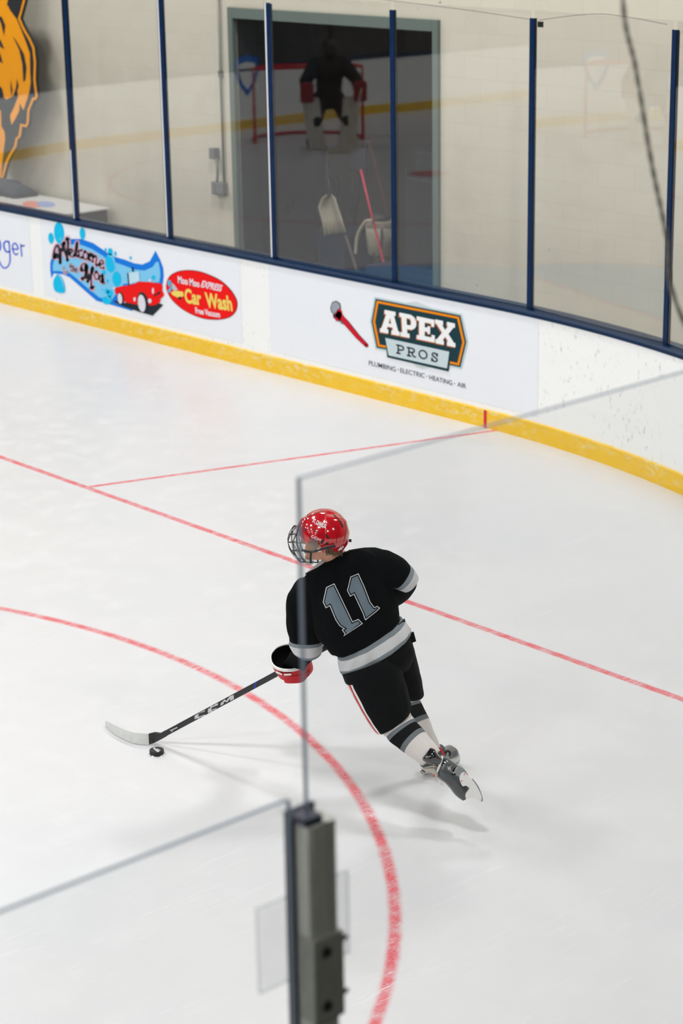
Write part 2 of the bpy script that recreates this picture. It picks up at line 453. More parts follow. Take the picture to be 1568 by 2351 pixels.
dim = mat('dim_siding', '#35322d', .8, var=.2, vscale=1.5)
tag(M().box((-20.2, -66, 0), (-20, 6, 9)).obj('wall_left', dim), kind='structure')
tag(M().box((24, -66, 0), (24.2, 6, 9)).obj('wall_right', dim), kind='structure')
tag(M().box((-20, -66.2, 0), (24, -66, 9)).obj('wall_front', dim), kind='structure')
tag(M().box((-20.2, -66.2, 9), (24.2, 6, 9.2)).obj('ceiling', mat('ceiling_foil', '#6b6963', .8)), kind='structure')
# store room behind the doorway
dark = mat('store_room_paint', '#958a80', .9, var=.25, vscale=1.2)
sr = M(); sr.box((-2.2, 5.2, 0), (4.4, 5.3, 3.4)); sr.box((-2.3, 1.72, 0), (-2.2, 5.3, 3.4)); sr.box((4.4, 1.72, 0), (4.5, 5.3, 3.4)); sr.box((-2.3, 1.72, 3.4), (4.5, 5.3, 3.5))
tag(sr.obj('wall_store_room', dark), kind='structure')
fr = M(); fm = mat('grey_green_door_frame', '#66736c', .5, var=.1)
FW_ = .075
fr.box((DX0 - FW_ + .035, 1.465, 0), (DX0 + .035, 1.52, DZ + FW_)); fr.box((DX1 - .035, 1.465, 0), (DX1 + FW_ - .035, 1.52, DZ + FW_)); fr.box((DX0 + .035, 1.465, DZ - .03), (DX1 - .035, 1.52, DZ + FW_))
tag(bevel(fr.obj('door_1', fm), .005), kind='structure')
rv = M(); rv.box((DX0 + .036, 1.53, 0), (DX0 + .045, 1.76, DZ - .03)); rv.box((DX1 - .045, 1.53, 0), (DX1 - .036, 1.76, DZ - .03)); rv.box((DX0 + .045, 1.53, DZ - .04), (DX1 - .045, 1.76, DZ - .031))
tag(rv.obj('trim_1', mat('dark_reveal', '#1a2124', .7)), kind='structure')

# added fill lights over the stands, then the ceiling lamps
for x, y in ((18.5, -6.5), (18.5, -13)):  # unseen, added to brighten the stand side of the near post
    ld = bpy.data.lights.new('stands_fill_light', 'AREA'); ld.shape = 'RECTANGLE'; ld.size = 1.2; ld.size_y = .6; ld.energy = 190; ld.color = (1, .98, .96)
    lo = bpy.data.objects.new('stands_fill_light', ld); COL.objects.link(lo); lo.location = (x, y, 8.45)
hous = mat('lamp_housing', '#c8c8c8', .5)
em = bpy.data.materials.new('lamp_diffuser'); em.use_nodes = True
em.node_tree.nodes['Principled BSDF'].inputs['Emission Color'].default_value = (.97, .99, 1, 1); em.node_tree.nodes['Principled BSDF'].inputs['Emission Strength'].default_value = 6
for i, (x, y) in enumerate(LAMPS):
    ld = bpy.data.lights.new('ceiling_lamp_light', 'AREA'); ld.shape = 'RECTANGLE'; ld.size = 1.3; ld.size_y = .9
    ld.energy = LAMP_POWER * (1.12 if y > -3 else 1.12 if (x > 5 and y > -20) else 1); ld.color = (1.0, .985, .985)
    lo = bpy.data.objects.new('ceiling_lamp_light', ld); COL.objects.link(lo); lo.location = (x, y, 8.45)

# ================================================================== BOARDS
bd = thing('dasher_boards', (0, 0, 0), 'white rink boards with yellow kickplate curving round the ice', 'rink boards')
sweep([(0, .13), (0, 1.006), (-.10, 1.006), (-.10, .13)], 'board_facing', BOARD, bd)
sweep([(.014, 0), (.014, .147), (.008, .156), (-.09, .156), (-.09, 0)], 'kickplate', KICK, bd)
navy = mat('navy_cap_paint', '#002b50', .4, spec=.15, var=.25, vscale=12, col2='#001b38')
cp = sweep([(.012, 1.004), (.012, 1.030), (-.004, 1.048), (-.045, 1.052), (-.075, 1.066), (-.115, 1.066), (-.115, 1.004)], 'cap_rail', navy, bd)
cp['label'] = 'dark blue cap rail along the top of the boards'
steel = mat('brushed_aluminium', '#b9bdc0', .38, .85, var=.1)
darkblue = mat('dark_blue_stanchion', '#002d5c', .4, spec=.14, var=.35, vscale=9, col2='#00152e')
blackm = mat('black_rubber', '#101214', .6)
glint_white = mat('edge_highlight_white', '#f0f2f4', .3)  # plain white standing in for the shine on the metal edge
POSTS = [-4.72, -3.155, -1.585, -.022, 1.54, 3.125, 4.705, 6.30, 7.88, 9.45]
def stanchion(s, i):
    p, n = path(s, -.055); t = Vector((-n.y, n.x, 0))
    if t.x < 0: t = -t
    names = {2: 'leftmost visible blue stanchion, left of the wall conduit', 3: 'blue stanchion with bright left edge beside the wall conduit',
             4: 'blue stanchion with bright edge across the left of the dark doorway', 5: 'blue stanchion in front of the right half of the dark doorway',
             6: 'blue stanchion right of the doorway with bare wall on both sides', 7: 'blue stanchion nearest the right edge of the photo'}
    top = 3.30
    th = thing('glass_stanchion', (p.x, p.y, 1.06), names.get(i, 'blue glass stanchion beyond the photo edge'), 'stanchion', 'blue stanchions on the end boards')
    c = p + Vector((0, 0, (1.055 + top) / 2)); hz = Vector((0, 0, (top - 1.055) / 2))
    m = M(); m.obox(c + n * .014, t * .027, n * .0045, hz)
    bevel(m.obj('front_cover', darkblue, th), .002)
    m = M(); m.obox(c - n * .008, t * .016, n * .012, hz - Vector((0, 0, .01)))
    m.obj('channel', mat('navy_channel', '#0a1c36', .4), th)
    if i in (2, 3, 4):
        zt = top if i > 2 else 1.75  # leftmost strip stops where its painted shine stops
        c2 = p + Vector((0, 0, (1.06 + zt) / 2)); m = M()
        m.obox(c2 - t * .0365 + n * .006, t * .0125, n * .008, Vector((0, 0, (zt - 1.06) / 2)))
        m.obj('metal_edge_glint', glint_white, th)['label'] = 'metal edge strip with its highlight painted white'
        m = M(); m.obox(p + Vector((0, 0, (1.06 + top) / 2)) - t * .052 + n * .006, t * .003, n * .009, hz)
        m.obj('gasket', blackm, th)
    else:
        m = M(); m.obox(c + t * .028 + n * .004, t * .005, n * .008, hz)
        m.obj('gasket', blackm, th)
for i, s in enumerate(POSTS): stanchion(s, i)
PANE = {1: 'clear glass pane at the left photo edge before the orange cutout', 2: 'clear glass pane between the leftmost stanchion and conduit stanchion',
        3: 'clear glass pane in front of the wall conduit and doorway jamb', 4: 'clear glass pane over the middle of the dark doorway with the shovels',
        5: 'clear glass pane across the right jamb of the doorway', 6: 'clear glass pane in front of bare wall right of the doorway', 7: 'clear glass pane cut by the right edge of the photo'}
for i in range(len(POSTS) - 1):
    a, na = path(POSTS[i] + .02, -.049); b, nb = path(POSTS[i + 1] - .02, -.049); n = (na + nb).normalized()
    t = (b - a).normalized(); n = Vector((t.y, -t.x, 0)); n = n if n.dot(na) > 0 else -n
    m = M(); m.obox((a + b) / 2 + Vector((0, 0, 1.0675 + (3.36 - 1.0675) / 2)), (b - a) / 2, n * .006, Vector((0, 0, (3.36 - 1.0675) / 2)))
    o = m.obj('rink_glass', GLASS, origin=((a + b) / 2 + Vector((0, 0, 1.0675))))
    tag(o, PANE.get(i, 'clear glass pane beyond the photo edge'), 'glass pane', 'glass panes on the end boards')
# top glass edges: polished line
# opposite side and rest of the ring: glass panes seen only in reflections
for k in range(14):
    y = -RC - 2.2 - k * 2.44
    m = M(); m.box((-HX - .055, y, 1.06), (-HX - .045, y + 2.36, 2.9)); tag(m.obj('rink_glass', GLASS, origin=(-HX - .05, y, 1.06)), 'clear glass pane on the far side boards', 'glass pane', 'far side glass panes')
# thin sagging wires behind the glass tops
wm = mat('grey_wire', '#5a5650', .6)
wr = thing('sagging_wire', ony(1228, 45, .12), 'thin grey wire draped along the top of the end glass', 'wire')
for (a, b, c) in (((870, -2), (1050, 20), (1228, 46)), ((1238, 46), (1380, 32), (1532, 56))):
    P = cr([ony(*q, .11) for q in (a, b, c)], 8); M().tube(P, .0022, 5).obj('wire_span', wm, wr)
tie = M().box(tuple(ony(1236, 62, .1)), tuple(ony(1241, 50, .08) + Vector((0.012, .01, 0)))); tie.obj('wire_tie', blackm, wr)

# ================================================================== PRINTED BANNERS ON THE BOARDS
def surf(px, py, layer):
    q = ony(px, py, 0.0); off = .0022 + layer * .0011
    p, n = path(q.x, off); return Vector((p.x, p.y, q.z))
def decal(name, parts, layer, m, parent, label=None):
    mm = M()
    for V, Fc in parts:
        V, Fc = refine(V, Fc, 60) if max((max(v.x for v in V) - min(v.x for v in V)), 0) > 200 else (V, Fc)
        mm.add([surf(v.x, v.y, layer) for v in V], Fc)
    # face the ice
    for i, f in enumerate(mm.F):
        a, b, c = mm.V[f[0]], mm.V[f[1]], mm.V[f[2]]
        if (b - a).cross(c - a).y > 0: mm.F[i] = f[::-1]
    o = mm.obj(name, m, parent)
    if label: o['label'] = label
    return o
def decals(name, parts, layer, m, parent, label=None):
    for p in parts: decal(name, [p], layer, m, parent, label)
def Z(org, sc, pts): return [(org[0] + x * sc, org[1] + y * sc) for x, y in pts]
def ell(cx, cy, rx, ry, rot=0, n=36):
    c, s = math.cos(rot), math.sin(rot)
    return [(cx + rx * math.cos(2 * PI * k / n) * c - ry * math.sin(2 * PI * k / n) * s, cy + rx * math.cos(2 * PI * k / n) * s + ry * math.sin(2 * PI * k / n) * c) for k in range(n)]
def PF(p, h=()): return polyfaces(p, h)
def smooth2(p, n=5): return [(v.x, v.y) for v in cr([(a, b, 0) for a, b in p], n, True)]
vinyl = mat('banner_vinyl', '#eaeef3', .4, var=.03)
def flat(n, c): return mat('print_' + n, c, .55, var=.03, spec=.12)
INK = flat('black', '#1d2a30'); WHITE = flat('white', '#eef0f0'); BLUE = flat('royal_blue', '#0d4fd6'); SKY = flat('sky', '#7cc8ee'); MID = flat('mid_blue', '#057ae0'); CY = flat('cyan', '#03bdea')
RED = flat('red', '#ee0a0a'); PINK = flat('pink', '#e3b6c6'); YEL = flat('pale_yellow', '#ead768'); GRY = flat('grey', '#b8c4c8'); TEAL = flat('dark_teal', '#173a42'); ORG = flat('orange', '#ee8d0e'); PALE = flat('pale_teal', '#c6d6da')
def banner(x0, x1, z0, z1, label):
    p, n = path(x0, 0); th = thing('advertising_banner', (p.x, p.y, z0), label, 'banner')
    V = []; Fc = []; N = 60
    for k in range(N + 1):
        q, n = path(x0 + (x1 - x0) * k / N, .0015); V += [(q.x, q.y, z0), (q.x, q.y, z1)]
    Fc = [(2 * k, 2 * k + 2, 2 * k + 3, 2 * k + 1) for k in range(N)]
    obj('backing_sheet', V, Fc, vinyl, th, smooth=False); return th
b1 = banner(-5.2, -2.40, .20, 1.0, 'white banner with blue lettering at the left photo edge')
b2 = banner(-2.19, 1.09, .20, 1.0, 'white banner with red car picture and red oval')
b3 = banner(1.50, 4.86, .20, 1.0, 'white banner with dark teal badge and red wrench')
# banner 1 : blue letters
o1 = (0, 460); s1 = 140 / 1568
def st(org, sc, pts, wd, **k):
    P = Z(org, sc, pts); return ribbon(P, [x * sc for x in wd] if isinstance(wd, (list, tuple)) else wd * sc, **k)
decal('lettering', [
    st(o1, s1, [(-60, 1010), (-10, 1040), (15, 1150), (5, 1260), (-60, 1310)], 42),
    st(o1, s1, [(235, 1075), (160, 1050), (105, 1120), (120, 1240), (180, 1325), (245, 1310)], 40),
    st(o1, s1, [(235, 1060), (248, 1200), (262, 1400), (262, 1560), (220, 1680), (140, 1740), (60, 1700), (-20, 1560), (-60, 1480)], 34),
    st(o1, s1, [(340, 1245), (465, 1255), (440, 1150), (385, 1100), (335, 1150), (330, 1250), (370, 1360), (420, 1395), (460, 1370)], 34),
    st(o1, s1, [(540, 1130), (552, 1280), (565, 1435)], 32), st(o1, s1, [(552, 1190), (590, 1165), (622, 1165)], [30, 34, 44])], 1, BLUE, b1)
# banner 2 : welcome swoosh
o2 = (100, 500); s2 = 290 / 1568
sw = [(350, 262), (470, 262), (620, 315), (790, 430), (870, 480), (1010, 520), (1130, 565), (1230, 580), (1320, 540), (1360, 470), (1392, 408), (1450, 520), (1488, 620), (1495, 720), (1482, 830), (1300, 820), (1000, 900), (900, 1060), (1120, 1140), (1100, 1155), (880, 1090), (660, 1030), (500, 890), (330, 740), (240, 700), (130, 690), (100, 750), (85, 650), (85, 560), (110, 470), (200, 330)]
decal('swoosh_outline', [PF(Z(o2, s2, sw))], 1, MID, b2)
swi = [(340, 330), (460, 330), (600, 385), (740, 470), (800, 520), (1000, 590), (1130, 640), (1260, 655), (1360, 610), (1400, 550), (1430, 545), (1450, 640), (1455, 720), (1440, 800), (1000, 820), (900, 950), (850, 1020), (700, 990), (560, 880), (400, 740), (320, 680), (200, 660), (120, 660), (120, 590), (140, 500), (200, 400)]
decal('swoosh_fill', [PF(Z(o2, s2, swi))], 2, SKY, b2)
bub = [(197, 150, 62, 135), (97, 252, 34, 68), (487, 195, 34, 75), (835, 560, 62, 118), (832, 420, 30, 45), (895, 445, 16, 30), (775, 395, 14, 22), (915, 760, 55, 95), (755, 680, 24, 32), (800, 785, 17, 24), (830, 940, 36, 48), (790, 910, 28, 34), (795, 1020, 60, 55), (735, 890, 8, 14), (1085, 497, 14, 20), (1370, 740, 24, 28)]
bl = [PF(Z(o2, s2, ell(x, max(y, 52 + ry) if i == 0 else y, rx, ry, -.08))) for i, (x, y, rx, ry) in enumerate(bub)]
bl.append(PF(Z(o2, s2, smooth2([(125, 790), (180, 700), (240, 760), (268, 840), (262, 930), (150, 910)]))))
decals('bubble', bl, 3, CY, b2)
decals('bubble_shine', [st(o2, s2, [(170, 700), (215, 730), (245, 800), (250, 870)], [6, 18, 18, 6]), st(o2, s2, [(800, 470), (860, 490), (890, 560), (895, 640)], [6, 18, 16, 5]), st(o2, s2, [(200, 255), (220, 262), (240, 245)], [6, 18, 5]), st(o2, s2, [(760, 975), (800, 980), (830, 1030)], [5, 14, 5])], 4, SKY, b2)
lets = []
def L_(pts, wd): lets.append((pts, wd))
L_([(160, 480), (145, 470), (140, 420), (160, 350), (190, 345), (205, 430), (212, 560)], [66, 62, 30, 22, 26, 30, 10])
L_([(212, 560), (225, 430), (262, 310)], [12, 22, 20]); L_([(255, 305), (268, 400), (302, 525)], [30, 34, 12]); L_([(302, 525), (310, 400), (312, 310), (300, 255)], [12, 24, 36, 44])
L_([(330, 440), (368, 420), (355, 385), (330, 410), (335, 460), (365, 485), (390, 465)], 17)                     # e
L_([(395, 460), (425, 400), (432, 300), (410, 320), (400, 420), (415, 480), (440, 470)], 16)                     # l
L_([(485, 405), (462, 400), (445, 440), (460, 495), (490, 490)], 18)                                               # c
L_([(520, 420), (500, 455), (512, 505), (545, 510), (555, 460), (535, 420), (520, 420)], 18)                       # o
L_([(580, 440), (578, 530)], 20); L_([(580, 470), (610, 445), (622, 480), (615, 550)], 19); L_([(622, 485), (655, 470), (665, 510), (655, 580), (675, 590)], 19)   # m
L_([(700, 575), (750, 570), (740, 530), (715, 530), (700, 575), (715, 620), (760, 620)], 17)                     # e
L_([(478, 660), (485, 640), (470, 620), (490, 575), (530, 572), (535, 650), (515, 740), (480, 755)], [30, 38, 30, 18, 22, 30, 36, 34])
L_([(535, 590), (545, 680), (555, 790)], [20, 34, 12]); L_([(555, 790), (590, 700), (620, 615)], [12, 24, 20]); L_([(612, 620), (600, 740), (600, 830), (612, 875)], [18, 20, 28, 48])
L_([(660, 670), (640, 700), (650, 755), (685, 755), (690, 700), (668, 672), (660, 670)], 16)
L_([(735, 710), (705, 735), (712, 790), (735, 800), (745, 740), (735, 710), (745, 800), (765, 805)], 16)
lt = [([(255, 610), (262, 670), (285, 690), (300, 660)], 10), ([(340, 570), (345, 640), (350, 660)], 9), ([(325, 600), (362, 605)], 8), ([(372, 590), (370, 660)], 9), ([(372, 630), (388, 620), (392, 665)], 8), ([(402, 645), (425, 645), (418, 620), (402, 645), (412, 672), (430, 668)], 8)]
decal('lettering_halo', [st(o2, s2, p, ([x + 26 for x in w_] if isinstance(w_, (list, tuple)) else w_ + 24)) for p, w_ in lets] + [st(o2, s2, p, w_ + 18) for p, w_ in lt], 4, PINK, b2)
decal('lettering', [st(o2, s2, p, ([x * .88 for x in w_] if isinstance(w_, (list, tuple)) else w_ * .88)) for p, w_ in lets], 5, INK, b2)
decal('small_lettering', [st(o2, s2, p, w_) for p, w_ in lt], 5, flat('mauve_grey', '#7d7f8c'), b2)
decal('car_shadow', [PF(Z(o2, s2, [(880, 1020), (1000, 1060), (1180, 1010), (1300, 1080), (1440, 1060), (1492, 1080), (1360, 1215), (1200, 1170), (1000, 1100), (890, 1050)]))], 4, INK, b2)
car = [(890, 870), (960, 850), (1050, 840), (1130, 820), (1190, 790), (1310, 795), (1380, 805), (1470, 815), (1485, 850), (1480, 900), (1505, 960), (1455, 1010), (1455, 1045), (1400, 1080), (1330, 1090), (1290, 1060), (1270, 960), (1220, 915), (1180, 950), (1170, 1080), (1000, 1040), (960, 980), (920, 960), (895, 930)]
decal('car_body', [PF(Z(o2, s2, car))], 5, RED, b2)
decals('car_tyre', [PF(Z(o2, s2, ell(1240, 1050, 68, 130, -.15))), PF(Z(o2, s2, ell(965, 1000, 40, 82, -.15))), st(o2, s2, [(1385, 965), (1445, 930)], [18, 26], raw=True)], 6, INK, b2)
decals('car_wheel', [PF(Z(o2, s2, ell(1228, 1060, 46, 108, -.12))), PF(Z(o2, s2, ell(958, 1000, 27, 66, -.12))), PF(Z(o2, s2, ell(1328, 1030, 22, 28))), PF(Z(o2, s2, ell(1368, 905, 12, 38))), PF(Z(o2, s2, ell(1332, 775, 16, 20))), PF(Z(o2, s2, ell(1140, 1010, 14, 26))), PF(Z(o2, s2, ell(885, 870, 14, 18)))], 7, flat('pale_lilac', '#dcdde6'), b2)
decal('windscreen', [PF(Z(o2, s2, [(1065, 680), (1190, 665), (1205, 780), (1075, 825)]))], 6, flat('glass_blue', '#bfe0ee'), b2)
decals('windscreen_post', [st(o2, s2, [(1055, 690), (1068, 830)], 16, raw=True), st(o2, s2, [(1110, 620), (1120, 660)], 20, raw=True)], 7, INK, b2)
# red oval
o3 = (370, 600); s3 = 200 / 1568
ov = smooth2([(92, 440), (150, 270), (300, 180), (500, 155), (700, 180), (900, 250), (1090, 350), (1250, 500), (1350, 650), (1380, 770), (1350, 900), (1250, 1000), (1100, 1045), (950, 1052), (760, 1030), (560, 960), (380, 860), (220, 720), (130, 590)], 4)
decal('oval_outline', [PF(Z(o3, s3, ov))], 1, flat('dark_red', '#6b0a14'), b2)
decal('oval', [PF(Z(o3, s3, inset(ov, 12)))], 2, RED, b2)
def T3(s, p0, p1, h, **k):
    V, Fc = fit_text(s, Z(o3, s3, [p0])[0], Z(o3, s3, [p1])[0], (h[0] * s3, h[1] * s3), **k); return (V, Fc)
decals('white_lettering', [T3('Moo Moo', (312, 385), (700, 465), (-5, -125), bold=.03), T3('EXPRESS', (722, 455), (1085, 540), (35, -110), bold=.03), T3('Free Vacuum', (628, 930), (1070, 1010), (-10, -105), bold=.03)], 3, flat('lettering_white', '#e4e6ee'), b2)
decals('yellow_lettering', [T3('Car', (440, 735), (735, 785), (-18, -245), bold=.035), T3('Wash', (815, 815), (1295, 885), (-28, -255), bold=.035)], 3, YEL, b2)
decal('small_car_picture', [PF(Z(o3, s3, [(180, 560), (260, 525), (400, 545), (415, 620), (330, 660), (220, 610)]))], 3, YEL, b2)
decals('small_bubble', [PF(Z(o3, s3, ell(160, 390, 30, 55))), PF(Z(o3, s3, ell(185, 480, 22, 30))), PF(Z(o3, s3, ell(155, 530, 26, 26)))], 4, CY, b2)
decal('small_wheel', [PF(Z(o3, s3, ell(345, 660, 32, 26)))], 4, INK, b2)
decal('small_foam', [PF(Z(o3, s3, [(195, 380), (250, 430), (310, 510), (230, 530), (205, 470)]))], 3, GRY, b2)
# banner 3 : badge
o4 = (720, 640); s4 = 400 / 1568
decal('hexagon_backdrop', [PF(Z(o4, s4, [(840, 215), (930, 205), (1010, 240), (1120, 290), (1100, 790), (980, 810), (930, 795), (860, 720)]))], 1, flat('soft_grey', '#cfd8da'), b3)
bdg = [(562, 180), (1325, 330), (1378, 570), (1325, 795), (1225, 775), (1000, 735), (660, 635), (572, 620), (525, 385)]
decal('badge_glow', [PF(Z(o4, s4, inset(bdg, -14)))], 2, flat('glow_teal', '#b9d0d4'), b3)
decal('badge_edge', [PF(Z(o4, s4, bdg))], 3, TEAL, b3)
decal('badge_border', [PF(Z(o4, s4, inset(bdg, 13)))], 4, ORG, b3)
decal('badge_field', [PF(Z(o4, s4, inset(bdg, 34)))], 5, TEAL, b3)
SL = {'A': ([(0, 0), (.42, 0), (.42, .18), (.34, .18), (.38, .30), (.62, .30), (.66, .18), (.58, .18), (.58, 0), (1, 0), (1, .18), (.93, .18), (.70, .82), (.78, .82), (.78, 1), (.22, 1), (.22, .82), (.30, .82), (.07, .18), (0, .18)], [[(.43, .45), (.57, .45), (.5, .70)]]),
      'P': ([(0, 0), (.55, 0), (.55, .18), (.42, .18), (.42, .36), (.7, .36), (.9, .46), (1, .6), (1, .76), (.9, .92), (.7, 1), (0, 1), (0, .82), (.12, .82), (.12, .18), (0, .18)], [[(.42, .54), (.62, .54), (.68, .6), (.68, .76), (.62, .82), (.42, .82)]]),
      'E': ([(0, 0), (1, 0), (1, .32), (.82, .32), (.82, .2), (.44, .2), (.44, .41), (.6, .41), (.6, .33), (.74, .33), (.74, .67), (.6, .67), (.6, .59), (.44, .59), (.44, .8), (.8, .8), (.8, .68), (.97, .68), (.97, 1), (0, 1), (0, .82), (.13, .82), (.13, .18), (0, .18)], []),
      'X': ([(0, 0), (.42, 0), (.42, .18), (.36, .18), (.5, .36), (.64, .18), (.58, .18), (.58, 0), (1, 0), (1, .18), (.93, .18), (.66, .5), (.93, .82), (1, .82), (1, 1), (.6, 1), (.6, .82), (.65, .82), (.5, .64), (.35, .82), (.4, .82), (.4, 1), (0, 1), (0, .82), (.07, .82), (.34, .5), (.07, .18), (0, .18)], [])}
big = []; shd = []
for ch, a, b, h in (('A', (606, 478), (782, 513), (2, -208)), ('P', (790, 515), (940, 545), (-12, -213)), ('E', (936, 540), (1098, 574), (0, -205)), ('X', (1106, 578), (1284, 616), (-5, -215))):
    f_ = lambda q, dx=0, dy=0: (a[0] + dx + (b[0] - a[0]) * q[0] + h[0] * q[1], a[1] + dy + (b[1] - a[1]) * q[0] + h[1] * q[1])
    P_, H_ = SL[ch]
    big.append(PF(Z(o4, s4, [f_(q) for q in P_]), [Z(o4, s4, [f_(q) for q in hh]) for hh in H_]))
    shd.append(PF(Z(o4, s4, [f_(q, -9, 8) for q in P_]), [Z(o4, s4, [f_(q, -9, 8) for q in hh]) for hh in H_]))
decal('lettering_shadow', shd, 6, flat('burnt_orange', '#b4661c'), b3)
decal('lettering', big, 7, WHITE, b3)
pl = [(652, 530), (1235, 655), (1215, 825), (672, 700)]
decal('plate_edge', [PF(Z(o4, s4, inset([(655, 545), (1240, 665), (1216, 828), (672, 702)], -4)))], 6, TEAL, b3)
decal('plate', [PF(Z(o4, s4, [(652, 530), (1228, 655), (1208, 805), (682, 688)]))], 7, PALE, b3)
GL = {'P': [[(.25, 0), (.25, 1)], [(.05, 1), (.55, 1), (.85, .92), (.92, .74), (.85, .55), (.55, .46), (.25, .46)], [(.05, 0), (.5, 0)]],
      'R': [[(.2, 0), (.2, 1)], [(.02, 1), (.5, 1), (.8, .92), (.85, .76), (.78, .58), (.5, .5), (.2, .5)], [(.02, 0), (.42, 0)], [(.5, .5), (.78, .02), (1, .02)]],
      'O': [[(.5 + .46 * math.cos(t * PI / 8), .5 + .5 * math.sin(t * PI / 8)) for t in range(17)]],
      'S': [[(.85, .98), (.85, .72)], [(.82, .8), (.6, .98), (.3, .98), (.15, .78), (.3, .6), (.65, .45), (.85, .25), (.65, .02), (.35, .02), (.13, .22)], [(.1, .32), (.1, 0)]]}
pr = []
for ch, a, b, h in (('P', (752, 665), (822, 680), (0, -72)), ('R', (850, 688), (925, 704), (0, -72)), ('O', (955, 708), (1030, 724), (0, -72)), ('S', (1066, 735), (1130, 750), (0, -74))):
    for g_ in GL[ch]:
        pr.append(st(o4, s4, [(a[0] + (b[0] - a[0]) * x + h[0] * y, a[1] + (b[1] - a[1]) * x + h[1] * y) for x, y in g_], 13, raw=(len(g_) < 4)))
decal('plate_lettering', pr, 8, INK, b3)
def T4(s, p0, p1, h, **k): return fit_text(s, Z(o4, s4, [p0])[0], Z(o4, s4, [p1])[0], (h[0] * s4, h[1] * s4), **k)
gt = flat('tagline_grey', '#5a5f6e')
decals('tagline_word', [T4('PLUMBING', (500, 775), (742, 835), (0, -42), bold=.004), T4('ELECTRIC', (783, 843), (1003, 893), (0, -42), bold=.004), T4('HEATING', (1045, 905), (1250, 958), (0, -42), bold=.004), T4('AIR', (1297, 968), (1375, 988), (0, -42), bold=.004)]
      + [PF(Z(o4, s4, ell(x, y, 5, 5, n=8))) for x, y in ((762, 817), (1024, 878), (1273, 942))], 3, gt, b3)
# pipe wrench picture
wj = [(160, 260), (175, 215), (205, 205), (235, 225), (243, 262), (215, 280), (200, 320), (180, 310), (165, 290)]
decal('wrench_outline', [PF(Z(o4, s4, inset(wj, -7))), st(o4, s4, [(215, 330), (300, 400), (400, 520), (480, 600)], [78, 50, 42, 34], raw=True)], 2, INK, b3)
decal('wrench_handle', [st(o4, s4, [(225, 320), (300, 400), (400, 520), (478, 598)], [62, 40, 32, 26], raw=True), PF(Z(o4, s4, [(195, 330), (240, 260), (262, 300), (250, 360), (205, 385)]))], 3, flat('wrench_red', '#d0122a'), b3)
decal('wrench_jaw', [PF(Z(o4, s4, wj)), st(o4, s4, [(235, 370), (262, 400)], 18, raw=True)], 3, flat('wrench_grey', '#9aa0ac'), b3)
# trapezoid end mark on the kickplate
q0 = ony(1117, 960, 0); p0, _ = path(q0.x, .0155)
tag(M().box((p0.x - .017, p0.y - .001, .001), (p0.x + .017, p0.y + .0005, .150)).obj('kickplate_mark', mat('mark_red', '#d3102b', .4), bd), 'red mark where the thin line meets the boards')

# ================================================================== BEHIND THE END GLASS
galv = mat('galvanised_pipe', '#8d8f8a', .4, .6)
greyp = mat('grey_plastic', '#77787a', .6, var=.1)
YW = 1.478
a = ony(499, -60, YW); b = ony(515, 425, YW); 
cdt = thing('electrical_conduit', (b.x, YW, b.z), 'thin vertical conduit with outlet box on the wall left of the doorway', 'conduit')
M().tube([a, ony(508, 230, YW), b], .0125, 8).obj('pipe', galv, cdt, smooth=True)
c = ony(511, 432, YW); bevel(M().box((c.x - .06, 1.43, c.z - .06), (c.x + .06, 1.50, c.z + .06)).obj('outlet_box', greyp, cdt), .006)
c = ony(506, 170, YW); M().box((c.x - .02, 1.462, c.z - .03), (c.x + .02, 1.50, c.z + .03)).obj('coupling', galv, cdt)
sw_ = thing('wall_switch', ony(494, 352, YW), 'grey switch box with short curved cable beside the conduit', 'switch')
c = ony(494, 352, YW); bevel(M().box((c.x - .045, 1.43, c.z - .055), (c.x + .045, 1.50, c.z + .055)).obj('switch_box', greyp, sw_), .005)
M().tube(cr([ony(496, 362, YW - .02), ony(499, 385, YW - .03), ony(499, 410, YW - .03), ony(497, 425, YW - .02)], 6), .014, 8).obj('cable', galv, sw_, smooth=True)
c = ony(498, 430, YW); bevel(M().box((c.x - .035, 1.43, c.z - .07), (c.x + .03, 1.50, c.z + .06)).obj('lower_box', greyp, sw_), .005)

# long white table with a dark end, cutout figure on a dark base
tb = ony(252, 477, 1.42); ZT = tb.z; fr_ = onz(132, 496, ZT)
tt = thing('display_table', (tb.x - 1.6, .9, 0), 'low table with white top and dark end at the left behind the glass', 'table')
bevel(M().box((tb.x - 3.4, max(.25, fr_.y - .2), ZT - .02), (tb.x, 1.42, ZT)).obj('table_top', mat('worn_white_top', '#cfcfca', .5, var=.12), tt), .004)
bevel(M().box((tb.x - 3.38, max(.25, fr_.y - .2) + .02, 0), (tb.x - .02, 1.40, ZT - .02)).obj('skirt', mat('dark_skirt', '#3c3b38', .8), tt), .01)
pr_ = M()
def ztop(poly): return [onz(x, y, ZT + .001) for x, y in poly]
P_ = ztop(ell(75, 469, 24, 7.5, .05)); V_, F_ = list(P_), [tuple(range(len(P_)))]
pm = ztop(ell(105, 469, 22, 6.5, .05))
pr1 = M().add(V_, F_).obj('printed_red_patch', mat('print_salmon', '#dc8d78', .5), tt)
pr2 = M().add([p + Vector((0, 0, .001)) for p in pm], [tuple(range(len(pm)))]).obj('printed_blue_patch', mat('print_periwinkle', '#93a3cf', .5), tt)
YC = onz(40, 450, ZT).y
o7 = (0, 0); s7 = 280 / 1371
cut = thing('cutout_figure', ony(5, 410, YC), 'tall orange and black jagged cutout panel on a dark lumpy base', 'cutout')
